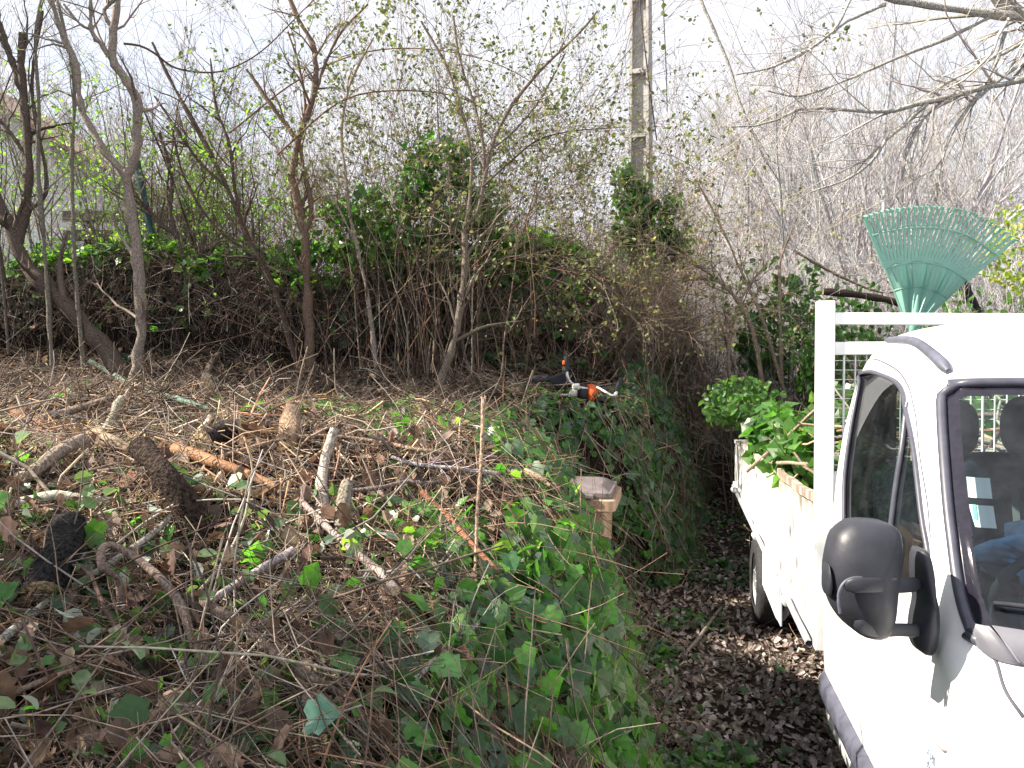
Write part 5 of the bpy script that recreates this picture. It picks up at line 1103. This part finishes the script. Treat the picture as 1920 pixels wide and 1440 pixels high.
for k in range(NTi):
    p = np.array([at(*(la[k]+(ta[k]-la[k])*f), DR-.03*f+(.0 if f < .95 else -.03)) for f in (0, .35, .7, .93, 1.0)])
    p = np.concatenate([p, [p[-1]+[0, -.035, -.012]]])
    wv = np.array([.0085, .0070, .0070, .006, .005, .004])*(1.0 if k not in (0, NTi-1) else 1.5)
    sd = norm(np.cross(p[1]-p[0], [0, 1, 0])); V = []
    for q, w_ in zip(p, wv):
        for a, b in ((-1, -.5), (1, -.5), (1, .5), (-1, .5)): V.append(q+sd*w_*a+np.array([0, 1, 0])*.005*b*(1.6 if k in (0, NTi-1) else 1))
    mb.add(np.array(V)-off, [[4*r_+c, 4*r_+(c+1) % 4, 4*r_+4+(c+1) % 4, 4*r_+4+c] for r_ in range(5) for c in range(4)]+[[20, 21, 22, 23]], smooth=False)
t = mb.build('tines', RKM, RK)
mb = MB(); ra_ = smooth_poly(la+(ta-la)*(.62+.0*la), 40); P = np.array([at(a[0], a[1], DR-.025) for a in ra_])-off; tubes(mb, P, np.full(40, .0055), 6, cap=True); mb.build('cross_rib', RKM, RK)
# body: facetted fan
mb = MB(); rows_ = []
lev = [(LA[0], LA[-1], LA), (np.array([1676, 545.]), np.array([1778, 559.]), np.array([(1676, 545), (1705, 538), (1727, 538), (1752, 545), (1778, 559)], float)), (np.array([1693, 592.]), np.array([1742, 592.]), np.array([(1693, 592), (1705, 590), (1720, 590), (1742, 592)], float)), (0, 0, np.array([(1704, 616), (1710, 616), (1716, 616), (1724, 616)], float))]
nB = 17
for li, (_, _, arc) in enumerate(lev):
    q = smooth_poly(arc, nB); row = []
    for k in range(nB):
        s = k/(nB-1); ridge = (abs(((s*4) % 1)-.5)*2-.5)*(.035 if li == 1 else .022 if li == 0 else .012)
        row.append(at(q[k][0], q[k][1], DR+ridge+(.02 if li == 1 else 0)))
    rows_.append(row)
A_ = np.array(rows_)-off; fr = A_.reshape(-1, 3); bk = fr+[0, .005, 0]; m_ = len(fr)
F = [[a*nB+b, a*nB+b+1, (a+1)*nB+b+1, (a+1)*nB+b] for a in range(3) for b in range(nB-1)]
mb.add(fr, F, smooth=False); mb.add(bk, [f[::-1] for f in F], smooth=False)
for li in (0, 1):
    tubes(mb, A_[li], np.full(nB, .0055), 6, cap=True)
for e in (0, nB-1): tubes(mb, A_[:, e], np.full(4, .005), 6, cap=True)
mb.build('rake_head', RKM, RK)
mb = MB(); tubes(mb, np.array([at(1721, 553, DR-.028), at(1716, 590, DR-.03), at(1712, 618, DR-.02), at(1709, 640, DR)])-off, np.array([.004, .016, .02, .019]), 10, cap=True); mb.build('socket', RKM, RK)
mb = MB(); hb = at(1709, 634, DR); tubes(mb, np.array([hb, np.array([hb[0]-.04, hb[1]+.5, .78])])-off, np.full(2, .013), 8, cap=True); mb.build('handle', simple('rake_handle', (.30, .22, .13), .6), RK)

# --- brush cutter (trimmer) lying on the bank
BC = empty('brush_cutter', tuple(at(1085, 742, 8.35))); tag(BC, 'orange and black brush cutter with bike handles lying on the bank', 'brush cutter'); off = np.array(BC.location); DB = 8.3
ALU = simple('aluminium_tube', (.62, .63, .66), .3, metal=.8); ORG = simple('orange_plastic', (.75, .13, .03), .4, noise=.1); GRIP = simple('grip_rubber', (.02, .02, .024), .6); LGP = simple('light_grey_plastic', (.55, .55, .52), .5, noise=.15)
HRN = simple('harness_fabric', (.022, .022, .03), .9, noise=.3, nscale=40)
def tb(name, pts, r, mat, par, n=30, cap=True, r1=None, db=DB):
    p = smooth_poly(np.array(pts, float), n); P = np.array([at(a[0], a[1]-3, a[2] if len(a) > 2 else db) for a in p])-off; mb = MB(); tubes(mb, P, np.linspace(r, r1 or r, n), 10, cap=cap); return mb.build(name, mat, par)
tb('handlebar', [(1063, 700, 8.2), (1065, 712, 8.2), (1072, 722, 8.22), (1086, 729, 8.25), (1104, 732, 8.25), (1120, 730, 8.2), (1135, 738, 8.1), (1148, 745, 8.05), (1155, 741, 8.05), (1158, 734, 8.05)], .016, ALU, BC, 50)
tb('grip', [(1062, 699, 8.2), (1062, 684, 8.2), (1063, 671, 8.2)], .029, GRIP, BC, 8, r1=.033)
tb('grip', [(1157, 737, 8.05), (1160, 726, 8.05), (1165, 714, 8.05)], .025, GRIP, BC, 8, r1=.030)
pillow_cut = None
def pod(name, pts, d, th, mat, par, back=.08):
    o = pillow(name, [tuple(p) for p in pts], d, th, mat, None, back=back, n=32); me = o.data
    # pillow gives truck-local coordinates: bring them back to world, then to this thing
    V = np.array([v.co[:] for v in me.vertices]); Wd = P0+V[:, 1:2]*LV+V[:, 0:1]*RV+V[:, 2:3]*np.array([0, 0, 1.])-off
    me.vertices.foreach_set('co', Wd.astype(np.float32).ravel()); me.update(); o.parent = par; return o
pod('trigger', [(1055, 676), (1059, 677), (1060, 684), (1055, 684)], 8.17, .02, ORG, BC, .02)
tb('shaft', [(994, 741, 8.1), (1030, 743, 8.15), (1068, 744, 8.25)], .014, LGP, BC, 8)
pod('clamp', [(1073, 720), (1085, 719), (1088, 726), (1085, 731), (1074, 730)], 8.2, .04, LGP, BC)
pod('gear_housing', [(1070, 731), (1082, 731), (1080, 744), (1066, 744)], 8.2, .05, LGP, BC)
pod('engine_block', [(1082, 728), (1100, 722), (1108, 730), (1106, 752), (1090, 752), (1080, 744)], 8.3, .08, DARKM, BC, .1)
pod('engine_cover', [(1102, 722), (1112, 720), (1121, 728), (1120, 742), (1112, 752), (1104, 752), (1101, 738)], 8.25, .09, ORG, BC, .1)
pod('starter_vent', [(1113, 738), (1118, 738), (1118, 744), (1113, 744)], 8.15, .02, GRIP, BC, .01)
pod('fuel_tank', [(1106, 750), (1118, 744), (1132, 746), (1146, 750), (1140, 753), (1110, 755)], 8.3, .05, GRIP, BC)
pod('harness', [(1000, 704), (1040, 704), (1058, 698), (1063, 715), (1060, 732), (1044, 730), (1038, 718), (1004, 714), (994, 722), (988, 712)], 8.35, .04, HRN, BC, .05)

# --- sticks, stumps and logs lying on the bank
ENDC = (.50, .38, .24)
def stick(name, label, cat, pts, r0, r1, col, lift=(0, 0), mat=BARK, d=None, cap=True, group=None, twigs=0, rough=.12, n=26, ragged=False):
    """through picture points that are dropped onto the bank; lift = height of both ends above it"""
    G = []
    dd = None
    for k, p in enumerate(pts):
        if len(p) > 2: G.append(at(p[0], p[1], p[2])); continue
        q = hit(p[0], p[1]); G.append(q)
    G = np.array(G); m = len(G); lf = np.interp(np.linspace(0, 1, m), np.linspace(0, 1, len(lift)), lift)
    for k, p in enumerate(pts):
        if len(p) < 3 and lf[k]:
            rr_ = ray(p[0], p[1]); y = G[k][1]
            for _ in range(30):
                y -= .02; Q = C0+rr_*y
                if Q[2]-GX(Q[0], Q[1]) >= lf[k] or y < .8: break
            G[k] = C0+rr_*y
    P = smooth_poly(G, n); R_ = np.linspace(r0, r1, n)*1.25; P[:, 2] += R_*.9+.045
    o = P[0].copy(); T = empty(name, tuple(o)); tag(T, label, cat, group); mb = MB(); c = pick([col], 1, .04)
    q_ = np.linspace(0, 1, n); qc = np.linspace(0, 1, max(4, n//5)); P = P+np.stack([np.interp(q_, qc, rng.normal(size=len(qc))) for _ in range(3)], 1)*R_[:, None]*(.12 if mat is ROUGHBARK else .22)
    R_ = R_*(1+.08*np.interp(q_, qc, rng.normal(size=len(qc))))
    tubes(mb, P[None], R_[None]*(1+rough*.12*rng.normal(size=(1, n))), 12 if r0 > .012 else 7, c, cap=ENDC if cap else False, rough=rough*1.0); mb.shift(o); mb.build('stem' if r0 < .02 else 'trunk', mat, T)
    if twigs:
        a, ra = spawn(P[None], R_[None], twigs, (0, 0), (.4, 1.0), K=5, wob=.2, lfix=(.06, .25), rmin=.0018, rr=.4)
        for q in range(len(a)): mb = MB(); tubes(mb, a[q:q+1], ra[q:q+1], 4, pick([col], 1)); mb.shift(o); mb.build('twig', TWIG, T)
    if ragged:
        mb = MB(); N = 9; e = P[-1]; dr = norm(P[-1]-P[-3]); b = e+rng.normal(size=(N, 3))*r1*.5-dr*.01; tp = b+dr*rng.uniform(.01, .045, (N, 1))+rng.normal(size=(N, 3))*.006
        tubes(mb, np.stack([b, tp], 1), np.tile([r1*.28, .0006], (N, 1)), 4, pick(PALEC, N)); mb.shift(o); mb.build('splinters', WOOD, T)
    return T
stick('stump', 'dark barked cut stem leaning left out of the debris with a pale sawn end', 'stump', [(392, 1042), (350, 985), (312, 932), (266, 880)],  .028, .032, (.050, .034, .027), (0, .20), ROUGHBARK, rough=.08)
stick('stump', 'black charred looking stump chunk at the far left', 'stump', [(90, 1180), (112, 1100), (128, 1030)], .050, .036, (.025, .022, .024), (0, .04), ROUGHBARK)
stick('root', 'thick hooked root curling over like a walking stick in the lower left', 'root', [(228, 1160), (222, 1120), (190, 1100), (188, 1070), (212, 1058), (262, 1085), (312, 1130), (346, 1190), (366, 1250), (416, 1318)], .0095, .0105, (.20, .15, .115), (.04, .10, .16, .17, .16, .14, .12, .10, .08, .04), n=60, rough=.08)
stick('branch', 'long pale grey branch crossing under the hooked root toward upper right', 'branch', [(0, 1245), (90, 1165), (180, 1110), (282, 1035), (318, 1000)], .011, .008, (.30, .27, .24), (.02, .05))
stick('branch', 'weathered forked branch with silvery bare wood standing up in the middle', 'branch', [(606, 1008), (604, 950), (606, 900), (617, 860), (628, 832)], .019, .014, (.32, .29, .26), (0, .14), n=30)
stick('stump', 'grey broken stake with splintered pale tip near the middle', 'stump', [(643, 1040), (644, 990), (650, 935)], .021, .018, (.20, .18, .15), (0, .14), ragged=True)
stick('branch', 'long pale thorny branch running down right from the broken stake', 'branch', [(560, 960), (600, 1005), (655, 1060), (700, 1100), (742, 1148)], .009, .012, (.28, .25, .22), (.05, .08), twigs=14)
stick('branch', 'grey curved branch lying across the centre of the debris', 'branch', [(520, 950), (600, 948), (700, 942), (760, 928), (800, 930), (840, 925)], .007, .006, (.17, .14, .13), (.05, .08, .05), twigs=8)
stick('branch', 'dark brown long branch down the lower left diagonal', 'branch', [(380, 1165), (470, 1230), (560, 1300), (640, 1345), (678, 1385)], .013, .008, (.15, .11, .09), (.04, .05, .04), twigs=10)
stick('branch', 'grey forked branch pointing up right in the bottom middle', 'branch', [(745, 1345), (800, 1290), (850, 1240), (905, 1195)], .009, .005, (.30, .27, .25), (.03, .06), twigs=8)
stick('stake', 'tall thin split stake standing upright in front of the bank edge', 'stake', [(892, 1160, 2.5), (890, 1110, 2.55), (893, 1040, 2.62), (897, 950, 2.7), (903, 860, 2.78), (904, 775, 2.85)], .0042, .0060, (.30, .22, .15), (0,), n=30, ragged=True)
stick('log', 'split reddish brown log lying left of centre', 'log', [(332, 872), (400, 900), (460, 922), (530, 950)], .022, .014, (.28, .14, .075), (.03, .03), WOOD)
stick('log', 'sunlit pale splintered log left of the dark stump', 'log', [(168, 838), (200, 852), (240, 878)], .028, .022, (.30, .22, .15), (.02, .02), WOOD)
stick('log', 'long brown cut log at the upper left of the debris', 'log', [(0, 828), (60, 812), (120, 795), (200, 770)], .020, .017, (.24, .19, .15), (.02, .04))
stick('log', 'reddish split log at the far left edge', 'log', [(20, 795), (60, 815), (100, 838)], .024, .015, (.22, .11, .06), (.03, .02), WOOD)
stick('log', 'grey round log pointing up right at the left edge', 'log', [(40, 935), (80, 905), (120, 880), (152, 858)], .020, .022, (.26, .22, .19), (.02, .05))
stick('log', 'thick smooth brown log along the bottom edge', 'log', [(150, 1450), (220, 1420), (300, 1402), (400, 1400)], .020, .022, (.19, .14, .11), (.01, .01))
stick('log', 'bleached white log lying at the left edge', 'log', [(-10, 990), (60, 975), (140, 968), (210, 972)], .020, .014, (.48, .44, .38), (.02, .02), WOOD)
stick('branch', 'lichen green branch lying behind the debris at the upper left', 'branch', [(168, 690), (215, 715), (265, 745), (330, 765), (392, 788)], .024, .014, (.20, .26, .21), (.03, .03))
stick('stump', 'gnarled pale stump with two fresh saw cuts', 'stump', [(536, 870), (546, 838), (548, 800), (552, 782)], .036, .028, (.24, .17, .11), (0, .08), BARK)
stick('stump', 'leaning side stem of the gnarled pale stump', 'stump', [(520, 875), (532, 835), (540, 800)], .018, .02, (.24, .17, .11), (0, .06), BARK)
stick('stump', 'dark rotten stump with crumbly bark left of the gnarled pale stump', 'stump', [(380, 872), (410, 850), (456, 838)], .040, .034, (.05, .038, .035), (.01, .02), ROUGHBARK)
stick('stump', 'short round brown stump near the brush cutter', 'stump', [(790, 800), (815, 778), (838, 742)], .04, .034, (.15, .10, .07), (0, .06), ROUGHBARK)
stick('stump', 'small upright dark stump behind the debris', 'stump', [(688, 768), (692, 735), (700, 718)], .05, .035, (.10, .07, .055), (0, .08), ROUGHBARK)
stick('stump', 'thin angled grey stump left of the small dark stump', 'stump', [(386, 748), (392, 710), (408, 680), (440, 662)], .04, .025, (.10, .08, .07), (0, .2), ROUGHBARK)
stick('branch', 'pale twig standing up at the upper left', 'branch', [(196, 830), (212, 800), (228, 770)], .016, .018, (.34, .30, .22), (0, .10), ragged=True)
stick('branch', 'bright bare splinter standing left of the rotten stump', 'branch', [(360, 862), (376, 830), (394, 805)], .008, .012, (.62, .54, .40), (0, .10), WOOD, ragged=True)
stick('stump', 'broken leaning stem with orange splintered top by the hedge', 'stump', [(262, 662), (235, 640), (205, 612), (190, 600)], .05, .035, (.2, .14, .08), (.05, .35), ragged=True)
stick('branch', 'long brown cane crossing the middle of the debris', 'branch', [(420, 880), (520, 850), (600, 840), (700, 850), (800, 870), (930, 880)], .007, .006, (.28, .2, .14), (.04, .06, .04))
stick('branch', 'purple grey thorny cane right of centre', 'branch', [(735, 880), (780, 895), (850, 903), (935, 912)], .006, .008, (.30, .25, .28), (.06, .08), twigs=10)
stick('branch', 'sawn branch end sticking out above the bin', 'branch', [(985, 905), (1020, 925), (1050, 945), (1078, 968)], .010, .013, (.36, .27, .19), (.06, .10))
stick('branch', 'reddish brown stem sloping down right across the bank face', 'branch', [(790, 950), (840, 1000), (880, 1045), (930, 1100), (960, 1150)], .012, .008, (.24, .11, .06), (.05, .05), WOOD)
stick('branch', 'curved grey stem with side shoots at the bottom left', 'branch', [(362, 1235), (340, 1275), (358, 1320), (355, 1355), (376, 1400)], .006, .006, (.30, .28, .26), (.03, .04), twigs=4)
stick('branch', 'green young shoot crossing the bottom edge', 'branch', [(310, 1352), (345, 1385), (380, 1420), (400, 1445)], .005, .004, (.14, .22, .08), (.06, .06))
stick('branch', 'pale flat strip of wood near the bottom middle', 'branch', [(848, 1342), (862, 1300), (876, 1272)], .006, .007, (.50, .44, .34), (.02, .05), WOOD)
stick('branch', 'thin brown branch across the lower left corner', 'branch', [(0, 1352), (60, 1325), (150, 1290), (270, 1245)], .007, .005, (.22, .17, .13), (.04, .05), twigs=5)
stick('branch', 'grey branch pointing right from the hooked root', 'branch', [(385, 1170), (430, 1140), (480, 1105), (550, 1066)], .010, .012, (.36, .33, .30), (.05, .08), ragged=True)
stick('branch', 'fallen pale branch on the path beside the bank', 'branch', [(1290, 1235), (1310, 1210), (1330, 1180), (1352, 1150)], .012, .010, (.20, .17, .15), (.01, .02))
# single conspicuous leaves
def bigleaf(label, px, py, size, col, lift=.06, tpl=L_IVY, tip=(.3, -.5, -.1), nor=(0, -.5, .8), name='ivy_leaf', cat='leaf', mat=LEAF):
    q = hit(px, py); r_ = ray(px, py); y = q[1]-.17; P = C0+r_*y; T = MB(); leaves(T, tpl, [[0, 0, 0]], np.array([tip]), np.array([nor]), size, np.array([col]), .12)
    o = T.build(name, mat); o.location = P; tag(o, label, cat); return o
bigleaf('large blue green ivy leaf near the bottom edge', 578, 1350, .075, (.11, .25, .21), tip=(.9, -.15, .15), nor=(0, -.7, .7))
bigleaf('bright green ivy leaf left of centre near the thorny branch', 622, 1170, .06, (.06, .20, .03), tip=(-.6, -.3, -.6), nor=(0, -.8, .5))
bigleaf('bright two toned ivy leaf right of the thorny branch', 812, 1138, .055, (.10, .26, .08), tip=(.5, -.2, -.7), nor=(0, -.9, .5))
bigleaf('bright green ivy leaf beside the black stump at the far left', 70, 1050, .07, (.06, .22, .03), tip=(.2, -.2, -.8), nor=(0, -.9, .5))
bigleaf('curled brown oak leaf beside the dark stump', 205, 915, .13, (.30, .17, .11), tpl=L_OAK, tip=(1, 0, .1), nor=(0, -.7, .7), name='oak_leaf', mat=DRY)
# --- load of branches in the truck bed (resting in the truck: things of their own)
mb = MB(); N = 520; v = rng.uniform(.12, 1.9, N); u = rng.uniform(.25, UE-.3, N); zz = rng.uniform(.85, 1.95, N)-.25*np.abs(v-1)-.08*u
c = tw(u, v, zz); d_ = norm(np.c_[rng.normal(size=(N, 2)), .25*rng.normal(size=N)]*1.0+LV*.8*rng.choice([-1, 1], (N, 1))); L = rng.uniform(.3, 1.5, N)
# keep ends inside the bed
t_ = np.linspace(-.5, .5, 7)[None, :, None]; Q = c[:, None]+d_[:, None]*L[:, None, None]*t_+.06*rng.normal(size=(N, 7, 3)).cumsum(1)*np.array([1, 1, .6])*.35
lq = wt(Q); lq[..., 1] = np.clip(lq[..., 1], .14, UE+.1); lq[..., 0] = np.clip(lq[..., 0], .06, 1.95); Q = P0+lq[..., 1:2]*LV+lq[..., 0:1]*RV+lq[..., 2:3]*np.array([0, 0, 1.])
tubes(mb, Q, (rng.uniform(.004, .02, N)[:, None]*np.linspace(1, .5, 7)[None]), 5, pick(BARKC+GREYC+PALEC[:1], N))
lo = mb.build('branch_load', TWIG); tag(lo, 'heap of cut branches filling the truck bed', 'branches', kind='stuff')
def load_leaves(label, px, py, u, r3, n, size, pal, tpl=L_IVY):
    c = up_at(px, py, u); c = P0+c[1]*LV+c[0]*RV+c[2]*np.array([0, 0, 1.]); P = norm(rng.normal(size=(n, 3)))*rng.uniform(.2, 1, (n, 1))**.5*np.array(r3)
    T = empty('leafy_branch', tuple(c)); tag(T, label, 'branch'); mb = MB(); s, rs = stems((0, 0, -r3[2]*.6), 10, (r3[2]*1.2, r3[2]*2), .6, r=(.004, .009), brad=r3[0]*.3); tubes(mb, s, rs, 4, pick(BARKC, 10)); mb.build('stem', TWIG, T)
    mb = MB(); leaves(mb, tpl, P, rng.normal(size=(n, 3))*.8+[-.2, -.3, -.3], P/np.array(r3)+rng.normal(size=(n, 3))*.4+[0, -.4, .5], rng.uniform(*size, n), pick(pal, n)); mb.build('foliage', LEAF, T); return T
load_leaves('bright leafy branch spilling over the tail of the truck bed', 1392, 758, 4.4, (.42, .4, .30), 420, (.06, .12), [(.08, .17, .05), (.12, .22, .07), (.06, .12, .04)], L_OVAL)
load_leaves('large ivy leaves heaped over the dropside middle', 1462, 820, 3.0, (.28, .45, .28), 240, (.08, .15), [(.06, .15, .035), (.09, .19, .05), (.04, .10, .03)])
load_leaves('ivy leaves tucked against the headboard post on the load', 1500, 860, 1.6, (.18, .35, .22), 130, (.07, .13), [(.06, .14, .035), (.09, .18, .05)])
load_leaves('dark leaves in the load behind the wire mesh', 1640, 790, 1.8, (.5, .6, .30), 320, (.05, .12), [(.05, .11, .035), (.08, .15, .05)])
load_leaves('leaves in the load seen through the windscreen', 1880, 800, 1.9, (.7, .6, .28), 420, (.05, .11), [(.05, .12, .035), (.08, .16, .05)])
for lb, pts in (('bare stick poking from the load above the dropside', [(1440, 880, 5.6), (1480, 884, 5.0), (1512, 888, 4.4)]), ('long straight stick leaning out of the load beside the post', [(1402, 895, 6.6), (1440, 862, 6.0), (1480, 830, 5.4), (1518, 795, 4.9), (1560, 760, 4.6)])):
    stick('branch', lb, 'branch', pts, .012, .010, (.30, .25, .2))
# --- unseen trees off frame on the left, added to shade and dapple the bank
for k, (c_, r_, nn_, lb) in enumerate([((-6.3, 1.1, 5.6), (1.7, 1.25, 1.5), 3000, 'unseen evergreen added for shade beyond the left edge of the bank nearest the viewer'), ((-7.4, 7.5, 7.0), (1.2, 1.35, 1.9), 3000, 'unseen evergreen added for shade beyond the left end of the hedge'), ((-7.0, 4.2, 6.9), (1.5, 1.3, 1.6), 420, 'unseen thinly leaved evergreen added for dapples between the two fuller ones left of the bank')]):
    clump('added_shade_tree', lb, 'tree', c_, r_, nn_, (.08, .14), IVYC, 24, leaf=L_OVAL, holes=.9)
